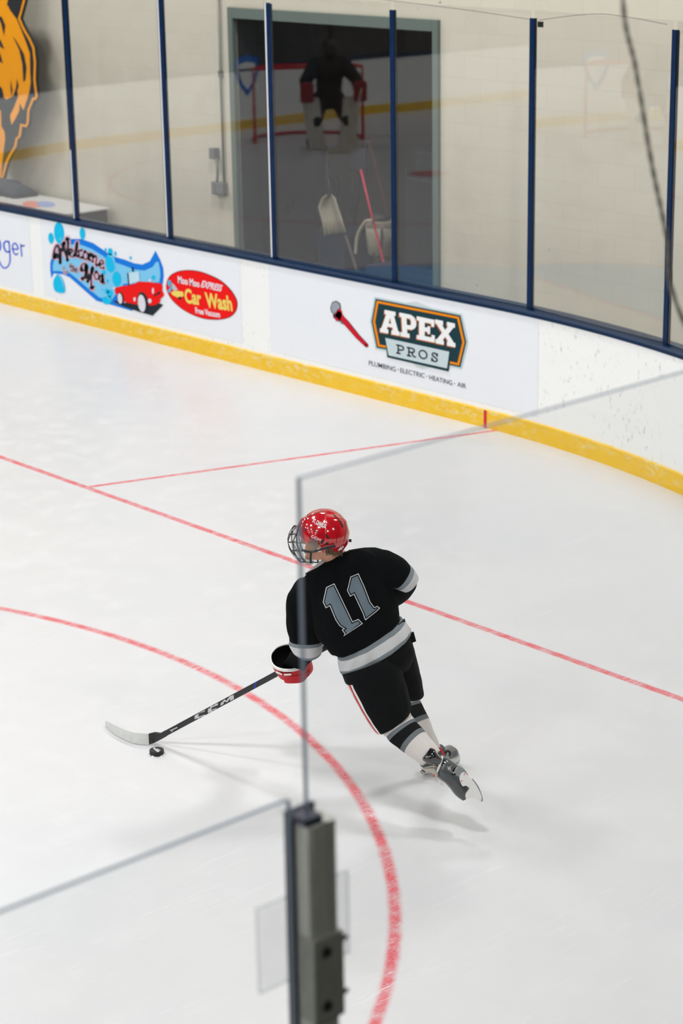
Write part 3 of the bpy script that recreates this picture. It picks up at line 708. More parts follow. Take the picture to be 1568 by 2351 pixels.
sil = [(-300, -160), (270, -160), (292, 0), (262, 110), (236, 205), (262, 270), (300, 345), (350, 430), (395, 530), (413, 700), (408, 900), (420, 1000), (432, 1090), (405, 1135), (385, 1130), (340, 1240), (330, 1390), (302, 1442), (255, 1430), (240, 1540), (205, 1570), (192, 1650), (120, 1770), (92, 1830), (62, 1940), (45, 2010), (-80, 2010), (-420, 1500), (-600, 400), (-500, 0)]
def cutl(poly, dy): return [ony(x, y, YC - dy) for x, y in Z(o7, s7, poly)]
V, Fc = polyfaces(sil); m = M(); m.prism(cutl(sil, 0), Vector((0, .03, 0)))
cblack = mat('cutout_black', '#20262b', .5); corange = mat('cutout_orange', '#ffa600', .45, var=.06)
m.obj('panel', cblack, cut)
def cpoly(name, polys, dy, mm_):
    if len(polys) > 1:
        for p in polys: cpoly(name, [p], dy, mm_)
        return
    m = M()
    for p in polys:
        V, Fc = polyfaces(Z(o7, s7, p)); m.add([ony(v.x, v.y, YC - dy) for v in V], Fc)
    return m.obj(name, mm_, cut)
cpoly('orange_edge', [inset(sil, 9)], .002, corange)
cpoly('black_contour', [inset(sil, 34)], .004, cblack)
ins = inset(sil, 58)
body_in = [p for p in ins if p[1] < 1100] 
cpoly('orange_field', [[(-300, -120), (110, -120), (80, 40), (110, 110), (190, 220), (235, 330), (290, 470), (335, 600), (338, 800), (345, 930), (330, 1030), (300, 1130), (265, 1240), (240, 1200), (222, 1160), (215, 1250), (170, 1340), (128, 1405), (112, 1300), (160, 1200), (205, 1080), (190, 1000), (150, 1080), (70, 1120), (40, 1090), (20, 1040), (-100, 1000), (-500, 400), (-420, -60)]], .006, corange)
cpoly('orange_tufts', [[(10, 1230), (15, 1420), (50, 1480), (58, 1560), (40, 1700), (25, 1830), (15, 1990), (-60, 1990), (-150, 1500)]], .006, corange)
cpoly('black_tuft', [[(75, 50), (110, -20), (255, -30), (225, 120), (200, 175), (130, 120)], [(140, 400), (190, 470), (270, 610), (298, 760), (285, 900), (262, 922), (250, 720), (215, 560)], [(-30, 180), (20, 190), (60, 290), (45, 405), (10, 260)], [(-40, 400), (5, 450), (52, 555), (0, 525)], [(0, 590), (32, 715), (-20, 680)], [(120, 895), (140, 1010), (130, 1090), (118, 1000)], [(190, 880), (210, 970), (180, 1060), (145, 1090), (180, 980)], [(-40, 940), (20, 990), (45, 1080), (-30, 1060)]], .008, cblack)
bs = M(); zb = ZT
for i in range(16):
    x = tb.x - 3.3 + i * .14
    pass
xb0 = onz(-60, 452, ZT).x; xb1 = onz(72, 452, ZT).x
n_ = 14; m = M()
tops = [.20, .24, .22, .25, .23, .26, .24, .22, .20, .19, .17, .19, .16, .10]
V = []; Fc = []
for i in range(n_):
    x = xb0 + (xb1 - xb0) * i / (n_ - 1); h = tops[i] * .72
    for (yy, zz) in ((-.14, 0), (-.15, h * .55), (-.06, h), (.08, h * .9), (.15, h * .4), (.15, 0)):
        V.append((x, YC + yy + .02 * math.sin(i * 2.1), ZT + zz + .01 * math.sin(i * 3 + yy * 20) * (zz > 0)))
for i in range(n_ - 1):
    for k in range(6): Fc.append((i * 6 + k, (i + 1) * 6 + k, (i + 1) * 6 + (k + 1) % 6, i * 6 + (k + 1) % 6))
Fc += [tuple(range(6)), tuple(range((n_ - 1) * 6, n_ * 6))[::-1]]
obj('base', V, Fc, mat('charcoal_cloth', '#3a4046', .9, bump=.3), cut, smooth=True)

# things inside the doorway
o5 = (550, 120); s5 = 370 / 1568
def D(x, y, Y): p = Z(o5, s5, [(x, y)])[0]; return ony(p[0], p[1], Y)
Yi = 2.35
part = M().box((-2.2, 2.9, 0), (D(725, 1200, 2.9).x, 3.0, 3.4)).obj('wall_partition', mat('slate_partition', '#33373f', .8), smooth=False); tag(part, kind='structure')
leaf = thing('door_leaf', (DX0 + .12, 2.2, 0), 'dark open door leaf standing inside the left of the doorway', 'door')
xa_ = ony(566, 60, 1.8).x; xb_ = ony(590, 60, 1.8).x
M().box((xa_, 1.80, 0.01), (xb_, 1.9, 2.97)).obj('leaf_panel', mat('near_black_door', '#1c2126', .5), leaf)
bluep = mat('blue_bin_plastic', '#122743', .5, var=.2); tan = mat('dirty_white_plastic', '#a8a28e', .55, var=.15); dkh = mat('dark_handle', '#121920', .5)
def poly_solid(name, pts, Y, th_, m_, parent): return bevel(M().prism([D(x, y, Y) for x, y in pts], Vector((0, th_, 0))).obj(name, m_, parent), .004)
# bin
B0 = D(735, 1700, 2.25); B1 = D(1015, 1840, 2.25)
bn = thing('storage_bin', ((B0.x + B1.x) / 2, 2.4, 0), 'dark blue bin under the white scoop shovel in the doorway', 'bin')
m = M(); x0, x1, zt = B0.x, B1.x, B0.z - .05
m.add([(x0 + .04, 2.29, 0), (x1 - .04, 2.29, 0), (x1 - .04, 2.66, 0), (x0 + .04, 2.66, 0), (x0, 2.25, zt), (x1, 2.25, zt), (x1, 2.7, zt), (x0, 2.7, zt)], [(3, 2, 1, 0), (4, 5, 6, 7), (0, 1, 5, 4), (1, 2, 6, 5), (2, 3, 7, 6), (3, 0, 4, 7)])
bevel(m.obj('bin_body', bluep, bn), .02)
bevel(M().box((x0 - .02, 2.23, zt), (x1 + .02, 2.72, zt + .03)).obj('rim', bluep, bn), .008)
# scoop shovel
sh = thing('scoop_shovel', D(900, 1780, 2.18), 'big white ribbed scoop shovel leaning with its blade over the blue bin', 'shovel')
m = M(); rows = [((845, 1385), (900, 1385)), ((795, 1430), (935, 1420)), ((765, 1510), (960, 1500)), ((800, 1640), (1000, 1620)), ((822, 1780), (1040, 1750))]
V = []; Fc = []; nc = 14
for i, (l, r_) in enumerate(rows):
    for k in range(nc + 1):
        t = k / nc; p = D(l[0] + (r_[0] - l[0]) * t, l[1] + (r_[1] - l[1]) * t, 2.14 + .08 * math.sin(t * PI) + .012 * math.cos(t * 12 * PI)); V.append(p)
Fc = [(i * (nc + 1) + k, i * (nc + 1) + k + 1, (i + 1) * (nc + 1) + k + 1, (i + 1) * (nc + 1) + k) for i in range(len(rows) - 1) for k in range(nc)]
o = obj('scoop_blade', V, Fc, tan, sh); sd = o.modifiers.new('t', 'SOLIDIFY'); sd.thickness = .006
M().tube([D(873, 1400, 2.16), D(872, 1240, 2.2), D(855, 1230, 2.2), D(850, 900, 2.26)], [.018, .018, .018, .018], 8).obj('handle', dkh, sh, smooth=True)
s2_ = thing('shovel', D(900, 1400, 2.3), 'dark gripped shovel handle standing behind the white scoop', 'shovel')
M().tube(cr([D(880, 1215, 2.8), D(940, 1215, 2.8), D(958, 1300, 2.8), D(945, 1390, 2.8)], 6), .014, 8).obj('grip', dkh, s2_, smooth=True)
M().tube([D(880, 1215, 2.8), D(945, 1390, 2.8), D(1010, 1800, 2.82)], .014, 8).obj('handle', dkh, s2_, smooth=True)
# leaning pole in front
def pole(name, pts, rad, m_, label, cat, Y=2.2):
    P = [D(x, y, Y) for x, y in pts]
    # carry the last stretch down to the floor
    d = P[-1] - P[-2]
    if P[-1].z > .01 and d.z < 0: P.append(P[-1] + d * ((P[-1].z - .005) / -d.z))
    t = thing(name, P[-1], label, cat); M().tube(P, rad, 8).obj('shaft', m_, t, smooth=True); return t
pole('broom_handle', [(1030, 1780), (1085, 1940), (1140, 2119)], .015, mat('brown_wood', '#5f5650', .7), 'brown grey pole leaning at the foot of the blue bin', 'pole')
sq = pole('ice_scraper', [(1130, 1090), (1095, 1400), (1055, 1720)], .014, dkh, 'ice scraper with square dark head pointing up between the shovels', 'scraper', 2.74)
c = D(1150, 1035, 2.74); bevel(M().obox(c, Vector((.13, 0, 0)), Vector((0, .012, 0)), Vector((0, 0, .13))).obj('scraper_head', mat('scraper_grey', '#2a333f', .6), sq), .006)
pole('rake_handle', [(1172, 1100), (1140, 1400), (1085, 1800)], .012, dkh, 'dark handle just right of the ice scraper', 'pole', 2.82)
rp = pole('red_pole', [(1180, 1140), (1280, 1560), (1390, 1990)], .012, mat('crimson_fibreglass', '#d01a4a', .35), 'long red pole leaning in the doorway', 'pole', 2.15)
pole('dark_pole', [(1245, 830), (1215, 960), (1190, 1140)], .018, dkh, 'dark pole tip standing above the red pole', 'pole', 2.87)
pole('orange_pole', [(1262, 850), (1330, 1120), (1420, 1500), (1490, 1850)], .008, mat('rust_orange', '#7c3f22', .6), 'thin orange pole leaning right of the red pole', 'pole', 2.62)
# bucket
bk = thing('bucket', D(1375, 1960, 2.3), 'dirty white bucket with a black item on top behind the red pole', 'bucket')
c0 = D(1375, 1960, 2.35); c1 = D(1372, 1640, 2.35)
m = M(); m.tube([c0, c1], [.13, .16], 24); m.obj('pail', tan, bk, smooth=True)
M().tube([c1 - Vector((0, 0, .03)), c1 + Vector((0, 0, .005))], .17, 24).obj('rim', tan, bk)
M().ellipsoid(c1 + Vector((0, 0, .03)), Vector((.11, 0, 0)), Vector((0, .1, 0)), Vector((0, 0, .06))).obj('black_lid', blackm, bk, smooth=True)
M().tube(cr([c1 + Vector((.15, -.12, -.05)), c1 + Vector((.2, -.2, -.35)), c0 + Vector((.1, -.2, .05))], 8), .012, 6).obj('dark_hose', blackm, bk, smooth=True)
# hose hoop
hp = thing('coiled_hose', D(1150, 1950, 2.3), 'pale hose looped on the floor beside the bucket', 'hose')
M().tube(cr([D(1130, 1960, 2.12), D(1150, 1780, 2.12), D(1225, 1650, 2.12), D(1290, 1640, 2.12)], 8), .018, 8).obj('loop', tan, hp, smooth=True)
# stacked dark equipment on the right
o6 = (480, 0); s6 = 560 / 1568
def D6(x, y, Y): p = Z(o6, s6, [(x, y)])[0]; return ony(p[0], p[1], Y)
ds = thing('equipment_cart', (D6(1370, 1600, 2.4).x, 2.6, 0), 'dark machine with rounded top at the right of the doorway', 'machine')
x0 = D6(1275, 1300, 2.4).x; x1 = DX1 - .02; z1 = D6(1300, 1130, 2.4).z
bevel(M().box((x0 + .06, 2.4, z1), (x1, 2.9, z1 + .28)).obj('hopper', mat('gunmetal', '#101318', .6), ds), .06, 4)
bevel(M().box((x0, 2.35, .35), (x1, 3.0, z1)).obj('cabinet', mat('charcoal_panel', '#14171f', .6), ds), .03)
M().box((x0 + .05, 2.4, 0), (x1 - .05, 2.95, .35)).obj('undercarriage', mat('blue_metal', '#10233f', .5), ds)
bx = thing('blue_sled', (D6(1300, 1790, 2.0).x, 1.95, 0), 'flat blue sled on the doorway floor at lower right', 'sled')
x0 = D6(1090, 1780, 1.95).x; zz = D6(1300, 1730, 1.95).z
M().box((x0, 1.78, 0), (DX1 - .06, 2.06, max(.12, zz))).obj('deck', mat('sled_blue', '#0d2f50', .5), bx)
c = D6(530, 1330, 2.9); tag(M().box((c.x - .05, 2.86, c.z - .07), (c.x + .05, 2.90, c.z + .07)).obj('socket_box', blackm, origin=c), 'small black socket box on the slate partition in the doorway', 'socket')

# ================================================================== NEAR SIDE GLASS
S0 = CX + RC * PI / 2
def side(Y, off): return path(S0 + (-Y - RC), off)
GEDGE = bpy.data.materials.new('polished_glass_edge'); GEDGE.use_nodes = True
_nt = GEDGE.node_tree; _b = _nt.nodes['Principled BSDF']; _b.inputs['Base Color'].default_value = lin('#6f7a86'); _b.inputs['Roughness'].default_value = .6; _b.inputs['Specular IOR Level'].default_value = .1; _b.inputs['Alpha'].default_value = .92
def gpanel(name, Ya, Yb, z0, z1, label, off=-.048, th_=.0065):
    a, na = side(Ya, off); b, nb = side(Yb, off); t = (b - a).normalized(); n = Vector((-t.y, t.x, 0))
    m = M(); m.obox((a + b) / 2 + Vector((0, 0, (z0 + z1) / 2)), (b - a) / 2, n * th_, Vector((0, 0, (z1 - z0) / 2)), [1, 1, 1, 1, 0, 0])
    # faces order of obox: -i, +i, -j.. keep large faces as clear glass
    for k, f in enumerate(m.F):
        v = [m.V[i] for i in f]; nn = (v[1] - v[0]).cross(v[2] - v[1]).normalized(); m.I[k] = 0 if abs(nn.dot(n)) > .9 else 1
    o = m.obj(name, [GLASS, GEDGE], origin=(a + b) / 2 + Vector((0, 0, z0))); tag(o, label, 'glass pane', 'near side glass panes'); return o
gpanel('rink_glass', -9.387, -7.875, 1.0675, 3.354, 'tall near glass pane whose top edge crosses the photo above the skater')
gpanel('rink_glass', -11.6, -9.432, 1.0675, 2.712, 'shorter near glass pane at the lower left of the photo')
gpanel('rink_glass', -7.785, -6.3, 1.0675, 3.354, 'near glass pane beyond the right photo edge')
alu = mat('weathered_aluminium', '#b0b3aa', .45, .35, var=.2, vscale=30)
nav2 = mat('dark_navy_rubber', '#0b1730', .5)
def near_post(Y, label):
    c = Vector((HX + .048, Y, 0)); th = thing('support_post', (c.x, c.y, 1.066), label, 'post')
    z1 = 2.668; x = c.x
    m = M(); prof = [(x + .008, -.033), (x + .052, -.036), (x + .060, -.030), (x + .060, -.012), (x + .056, -.008), (x + .056, .010), (x + .060, .014), (x + .060, .028), (x + .052, .034), (x + .008, .034)]
    V = [(px, Y + py, z) for z in (1.067, z1) for px, py in prof]; n = len(prof)
    m.add(V, [tuple(range(n))[::-1], tuple(range(n, 2 * n))] + [(i, (i + 1) % n, n + (i + 1) % n, n + i) for i in range(n)])
    m.obj('upright', alu, th)
    bevel(M().box((x - .020, Y - .038, 1.067), (x - .008, Y + .036, z1 + .012)).obj('ice_side_cover', nav2, th), .003)
    M().box((x + .004, Y - .04, z1), (x + .050, Y + .004, z1 + .015)).obj('end_cap', nav2, th)
    M().box((x - .008, Y - .040, 1.067), (x + .006, Y - .034, z1 + .01)).obj('rubber_gasket', nav2, th)
    br = bevel(M().box((x + .012, Y - .037, 2.235), (x + .066, Y + .041, 2.425)).obj('clamp_sleeve', mat('dull_grey_sleeve', '#8d9087', .5, .3, var=.25, vscale=40), th), .004)
    for z in (2.395, 2.275):
        M().tube([(x + .064, Y - .008, z), (x + .074, Y - .008, z)], [.011, .009], 12).obj('bolt', blackm, th)
        M().tube([(x + .05, Y + .038, z), (x + .05, Y + .062, z)], [.009, .004], 10).obj('bolt', blackm, th)
    m = M().box((x - .045, Y - .095, 2.29), (x - .036, Y + .145, 2.478))
    for k, f in enumerate(m.F):
        v = [m.V[i] for i in f]; nn = (v[1] - v[0]).cross(v[2] - v[1]).normalized(); m.I[k] = 0 if abs(nn.x) > .9 else 1
    m.obj('clear_plate', [glass_material('cloudy_acrylic', (.965, .97, .97), .015), GEDGE2], th)['label'] = 'small clear acrylic plate'
GEDGE2 = GEDGE.copy(); GEDGE2.name = 'acrylic_edge'; GEDGE2.node_tree.nodes['Principled BSDF'].inputs['Alpha'].default_value = .35
near_post(-9.392, 'grey metal post with black bolts at the bottom centre')
near_post(-7.83, 'grey metal post beyond the right photo edge')
rope = [Vector((13.06, -9.6, 8.95)), Vector((13.06, -8.75, 5.3)), Vector((13.06, -8.585, 4.5))]
rope += [onx(x, y, 13.06) for x, y in ((1430, 0), (1460, 160), (1495, 370), (1530, 540), (1568, 735))]
rope += [Vector((13.08, -7.95, 2.95)), Vector((13.09, -7.83, 2.70))]
rt = thing('hanging_rope', rope[-1], 'thin grey rope slanting down at the upper right edge', 'rope')
rm = mat('braided_rope', '#96948a', .9, var=.5, vscale=60, col2='#625f52')
RP = cr(rope, 14); m = M()
for ph in (0, PI):
    Q = []
    for i, p in enumerate(RP): Q.append(p + Vector((math.cos(i * 1.1 + ph), math.sin(i * 1.1 + ph), 0)) * .0022)
    m.tube(Q, .0034, 6)
m.obj('braid', rm, rt, smooth=True)

# ================================================================== THE SKATER
skin = mat('skin', '#d9a184', .5, var=.1); jblack = mat('jersey_black', '#070a0d', .9, spec=.08, var=.35, vscale=14, sheen=.0, bump=.25, bscale=500)
jwhite = mat('jersey_light_grey', '#cfd0d2', .75, spec=.3, var=.08, bump=.2, bscale=500); jgrey = mat('jersey_grey', '#7b858b', .75, spec=.3, var=.1)
pblack = mat('pants_black', '#06090c', .8, spec=.12, var=.4, vscale=10, bump=.3, bscale=300)
rr = mat('glove_red', '#c8041c', .5, var=.18, vscale=30); rwhite = mat('trim_white', '#ecebe8', .5)
root = thing('person', onz(1000, 1790, 0), 'person skating away in red helmet and black jersey with number eleven, holding a stick', 'person')
DB = 10.0
# ---- body: one continuous skinned figure inside the clothing
J = dict(pelvis=(868, 1500, 10.05), spine=(835, 1420, 9.98), chest=(800, 1345, 9.92), neck=(765, 1290, 9.86), skull=(744, 1240, 9.80),
         lsh=(715, 1345, 9.93), lel=(703, 1462, 10.10), lwr=(686, 1517, 10.40), lhand=(670, 1540, 10.50),
         rsh=(868, 1300, 9.93), rel=(926, 1344, 10.0), rwr=(860, 1420, 10.28), rhand=(832, 1446, 10.33),
         lhip=(845, 1540, 9.98), lkn=(905, 1650, 9.98), lan=(996, 1744, 9.93), lft=(1048, 1800, 9.91),
         rhip=(915, 1530, 10.15), rkn=(941, 1620, 10.30), ran=(992, 1716, 10.51), rft=(996, 1748, 10.56))
R_ = dict(pelvis=.10, spine=.09, chest=.09, neck=.042, skull=.06, lsh=.05, lel=.034, lwr=.022, lhand=.018, rsh=.05, rel=.032, rwr=.024, rhand=.020, lhip=.07, lkn=.042, lan=.018, lft=.022, rhip=.065, rkn=.028, ran=.018, rft=.018)
ed = [('pelvis', 'spine'), ('spine', 'chest'), ('chest', 'neck'), ('neck', 'skull'), ('chest', 'lsh'), ('lsh', 'lel'), ('lel', 'lwr'), ('lwr', 'lhand'), ('chest', 'rsh'), ('rsh', 'rel'), ('rel', 'rwr'), ('rwr', 'rhand'),
      ('pelvis', 'lhip'), ('lhip', 'lkn'), ('lkn', 'lan'), ('lan', 'lft'), ('pelvis', 'rhip'), ('rhip', 'rkn'), ('rkn', 'ran'), ('ran', 'rft')]
HC = W(742, 1228, 9.80)
HF = (RT * -.88 + UP * -.02 + FW * .45).normalized(); HU = (RT * .10 + UP * .99 + FW * .0); HU = (HU - HF * HU.dot(HF)).normalized(); HL = HU.cross(HF)
def H(x, y, z): return HC + HF * x + HL * y + HU * z
def skinfig(name, joints, radii, edges, m, parent, extra=None, vox=.007):
    # tapered limbs and rounded joints fused into one continuous skin by the voxel remesh
    mm = M()
    for a, b in edges:
        n_ = 6; mm.tube([joints[a].lerp(joints[b], i / n_) for i in range(n_ + 1)], [radii[a] + (radii[b] - radii[a]) * i / n_ for i in range(n_ + 1)], 20)
    for k in joints: mm.ellipsoid(joints[k], Vector((radii[k], 0, 0)), Vector((0, radii[k], 0)), Vector((0, 0, radii[k])), 20, 12)
    if extra: extra(mm)
    o = mm.obj(name, m, parent, smooth=True)
    rm_ = o.modifiers.new('remesh', 'REMESH'); rm_.mode = 'VOXEL'; rm_.voxel_size = vox; rm_.use_smooth_shade = True
    sm = o.modifiers.new('smooth', 'SMOOTH'); sm.iterations = 2
    return o
def head_extra(mm):
    # head in its own frame : skull, jaw, nose, ear, brow, lips
    mm.ellipsoid(H(.00, 0, .01), HF * .098, HL * .078, HU * .105)
    mm.ellipsoid(H(.035, 0, -.065), HF * .058, HL * .052, HU * .055)
    mm.ellipsoid(H(.100, 0, -.022), HF * .020, HL * .013, HU * .022, 10, 8)
    mm.ellipsoid(H(.086, 0, -.066), HF * .010, HL * .024, HU * .008, 10, 8)
    mm.ellipsoid(H(.086, 0, -.078), HF * .010, HL * .020, HU * .008, 10, 8)
    mm.ellipsoid(H(.082, 0, -.104), HF * .016, HL * .018, HU * .014, 10, 8)
    mm.ellipsoid(H(.078, 0, .012), HF * .016, HL * .05, HU * .010, 12, 8)
    for s in (-1, 1):
        mm.ellipsoid(H(-.004, s * .082, -.050), HF * .016, HL * .010, HU * .028, 12, 8)
    # hands : palm with five curled fingers
    for hk, wk, sd in (('lhand', 'lwr', 1), ('rhand', 'rwr', -1)):
        c = W(*J[hk]); 
        mm.ellipsoid(c, RT * .020, UP * .020, FW * .020)
        for k in range(4):
            q = c + SD * (-.030 + .02 * k); pts = []
            for a_ in range(5):
                an = -.6 - a_ * .75; pts.append(q + SN * (.022 * math.cos(an)) + SB * (.022 * math.sin(an)))
            mm.tube(pts, [.008, .008, .0075, .007, .006], 8)
        mm.tube([c - SD * .02, c - SD * .034 + SB * .01, c - SD * .014 + SB * .022], [.010, .009, .007], 8)
# stick geometry first: hands close on it
SH0 = W(366, 1691.5, 11.0); SH1 = W(832, 1441, 10.33)
SD = (SH1 - SH0).normalized(); SN = (-FW - SD * (-FW).dot(SD)).normalized(); SB = SD.cross(SN)
def on_shaft(px):
    # point of the shaft seen at pixel column px
    lo, hi = 0.0, 1.2
    for _ in range(40):
        mid = (lo + hi) / 2; p = SH0.lerp(SH1, mid); v = p - CAM; x = 784 + F * v.dot(RT) / v.dot(FW)
        if x < px: lo = mid
        else: hi = mid
    return SH0.lerp(SH1, lo)
LH = on_shaft(676); RH = on_shaft(832)
def pix(P):
    v = P - CAM; z = v.dot(FW); return 784 + F * v.dot(RT) / z, 1175.5 - F * v.dot(UP) / z, z
J['lhand'] = pix(LH); J['rhand'] = pix(RH)
body = skinfig('body', {k: W(*v) for k, v in J.items()}, R_, ed, skin, root, head_extra)
# eyes
eyes = M()
for s in (-1, 1): eyes.ellipsoid(H(.082, s * .032, -.008), HF * .012, HL * .012, HU * .010, 12, 8)
eyes.obj('eyes', mat('eye_white', '#e8e6e0', .2), root, smooth=True)

# ---- jersey
BK, WH, GY = 0, 1, 2
T = [(792, 1560, 936, 1466, 10.02, .10, 10, 14), (783, 1545, 940, 1449, 10.02, .135, 10, 18), (779, 1535, 941, 1440, 10.02, .14, 9, 17), (777, 1510, 928, 1421, 10.02, .14, 9, 16), (776, 1502, 918, 1415, 10.02, .14, 8, 14),
     (760, 1500, 917, 1404, 10.01, .145, 7, 12), (742, 1482, 915, 1394, 10.0, .145, 6, 10), (726, 1452, 911, 1376, 9.99, .15, 4, 6), (714, 1412, 902, 1350, 9.97, .15, 2, 2), (704, 1376, 894, 1322, 9.95, .15, 0, -3),
     (694, 1346, 882, 1292, 9.93, .14, 0, -6), (700, 1325, 862, 1272, 9.91, .12, -2, -8), (724, 1309, 838, 1262, 9.90, .10, -3, -8), (742, 1300, 812, 1264, 9.89, .075, -3, -8), (752, 1296, 800, 1269, 9.885, .062, -2, -6)]
TM = [BK, GY, WH, GY] + [BK] * 12
mm = loft(T, 96, 7, TM, e=2.4, wr=.011, seed=1, capa=False, capb=True)
Sl = [(736, 1322, 792, 1350, 9.93, .05, 0, 0), (688, 1328, 768, 1372, 9.94, .085, 0, 2), (665, 1358, 752, 1396, 9.97, .085, 0, 4), (657, 1392, 744, 1418, 10.01, .085, 0, 5), (657, 1424, 738, 1436, 10.05, .085, 0, 6), (660, 1450, 736, 1456, 10.08, .085, 0, 6),
      (664, 1470, 739, 1471, 10.11, .085, 0, 8), (663, 1479, 741, 1478, 10.12, .085, 0, 8), (668, 1491, 742, 1489, 10.15, .082, 4, 18), (674, 1495, 738, 1495, 10.16, .08, 3, 18)]
loft(Sl, 48, 6, [BK] * 6 + [GY, WH, GY], e=2.2, wr=.007, seed=4, capa=True, capb=False, mm=mm)
Sr = [(800, 1345, 800, 1262, 9.92, .09, 0, 0), (850, 1352, 846, 1256, 9.93, .095, 0, 0), (872, 1358, 893, 1267, 9.94, .09, 2, 2), (886, 1356, 922, 1280, 9.95, .085, 5, 4),
      (897, 1350, 938, 1296, 9.96, .08, 12, 9), (907, 1352, 946, 1304, 9.96, .08, 12, 10), (922, 1358, 957, 1324, 9.98, .075, 8, 8)]
loft(Sr, 48, 6, [BK] * 4 + [GY, WH], e=2.2, wr=.006, seed=9, capa=True, capb=False, mm=mm)
jer = mm.obj('jersey', [jblack, jwhite, jgrey], root, smooth=True)
# lower right arm (elbow pad and sleeve end), in front of the chest
m = loft([(905, 1340, 957, 1330, 9.98, .075), (896, 1352, 955, 1347, 10.02, .075), (884, 1366, 945, 1366, 10.08, .07), (870, 1378, 930, 1382, 10.15, .065), (868, 1392, 908, 1396, 10.22, .055), (850, 1415, 880, 1425, 10.28, .045)], 36, 5, e=2.2, wr=.004)
loft([(686, 1484, 738, 1486, 10.14, .06), (668, 1496, 730, 1506, 10.25, .06), (662, 1507, 714, 1519, 10.36, .056), (656, 1516, 704, 1530, 10.44, .055), (650, 1524, 700, 1540, 10.50, .055)], 36, 5, e=2.2, mm=m)
m.obj('undersleeve', jblack, root, smooth=True)
# collar
loft([(700, 1318, 806, 1280, 9.90, .08, 0, -6), (720, 1302, 794, 1266, 9.885, .07, 0, -5), (733, 1290, 786, 1262, 9.88, .06, 0, -3)], 40, 3, e=2.1, capa=False, capb=False).obj('collar', jwhite, root, smooth=True)

# ---- pants
def stripe(side_):
    def f(a, t):
        if t < 1: return None
        if side_ == 'L':
            k_ = 9 * max(0, 2.2 - t)
            if 143 <= a <= 200: return 2 if 150 <= a <= 159 else 1
        return None
    return f
m = loft([(796, 1500, 930, 1420, 10.03, .13), (785, 1540, 938, 1452, 10.03, .135, 6, 8), (789, 1560, 944, 1476, 10.03, .14, 5, 6), (800, 1582, 950, 1500, 10.04, .13, 4, 4), (830, 1590, 940, 1535, 10.06, .10)], 56, 5, e=2.4, wr=.006, seed=12)
loft([(786, 1548, 905, 1505, 9.98, .12), (795, 1570, 922, 1535, 9.98, .125, 4, 4), (811, 1602, 932, 1572, 9.985, .12, 3, 3), (829, 1634, 940, 1602, 9.99, .115, 2, 2), (847, 1662, 944, 1622, 9.995, .105, 3, 4), (862, 1681, 941, 1632, 10.0, .095, 4, 7), (868, 1682, 936, 1634, 10.0, .085, 4, 8)], 144, 5, [0] * 6, angmat=stripe('L'), e=2.3, wr=.006, seed=14, mm=m)
loft([(860, 1500, 944, 1456, 10.1, .11), (872, 1532, 952, 1489, 10.13, .11), (890, 1562, 961, 1530, 10.16, .105), (906, 1588, 968, 1566, 10.2, .095), (926, 1602, 973, 1592, 10.23, .085, 1, 4), (932, 1603, 970, 1598, 10.235, .075, 1, 6)], 48, 5, e=2.3, wr=.005, seed=17, mm=m)
m.obj('hockey_pants', [pblack, rwhite, rr], root, smooth=True)
c = W(945, 1464, 10.04); M().obox(c, pv(7.5, -3, 10) * 1.0, pv(3, 11, 10), FW * .012).obj('belt_tab', pblack, root)

# ---- socks
def sock_mat(name, c):
    m_ = bpy.data.materials.new(name); m_.use_nodes = True; nt = m_.node_tree; b_ = nt.nodes['Principled BSDF']
    b_.inputs['Base Color'].default_value = lin(c); b_.inputs['Roughness'].default_value = .85; b_.inputs['Specular IOR Level'].default_value = .2
    return m_
    tc = nt.nodes.new('ShaderNodeTexCoord'); wv = nt.nodes.new('ShaderNodeTexWave'); wv.inputs['Scale'].default_value = 70; wv.inputs['Distortion'].default_value = .4
    mp = nt.nodes.new('ShaderNodeMapping'); nt.links.new(tc.outputs['Object'], mp.inputs[0]); mp.inputs['Rotation'].default_value = (0, .9, .8)
    nt.links.new(mp.outputs[0], wv.inputs['Vector']); bp = nt.nodes.new('ShaderNodeBump'); bp.inputs['Strength'].default_value = .5; bp.inputs['Distance'].default_value = .003
    nt.links.new(wv.outputs['Fac'], bp.inputs['Height']); nt.links.new(bp.outputs[0], b_.inputs['Normal'])
    return m_
SM = [sock_mat('sock_black', '#080b0e'), sock_mat('sock_white', '#dedad6'), sock_mat('sock_grey', '#70787c')]
KL = [(872, 1668, 938, 1622, 10.0, .07, -4, -3), (877, 1684, 943, 1640, 9.99, .07, -6, -5), (888, 1694, 951, 1650, 9.985, .07, -7, -6), (895, 1703, 955, 1657, 9.98, .07, -8, -6), (921, 1723, 968, 1672, 9.965, .07, -10, -8), (931, 1730, 976, 1681, 9.96, .068, -10, -8),
      (947, 1742, 988, 1695, 9.95, .062, -8, -7), (960, 1752, 1000, 1709, 9.94, .055, -6, -5), (970, 1758, 1010, 1722, 9.935, .048, -4, -3)]
loft(KL, 180, 6, [1, 1, 2, 0, 2, 1, 1, 1], e=2.1, wr=.003, seed=21, rib=.0016).obj('hockey_sock', SM, root, smooth=True)
KR = [(905, 1590, 966, 1580, 10.22, .065), (917, 1606, 962, 1598, 10.25, .062, -3, -2), (922, 1620, 965, 1608, 10.27, .062, -4, -3), (925, 1628, 968, 1614, 10.29, .062, -4, -3), (938, 1658, 980, 1639, 10.36, .062, -5, -4), (946, 1668, 985, 1649, 10.38, .06, -5, -4),
      (962, 1690, 994, 1672, 10.43, .052, -4, -3), (976, 1714, 1004, 1698, 10.48, .046, -3, -2), (984, 1724, 1010, 1714, 10.5, .043)]
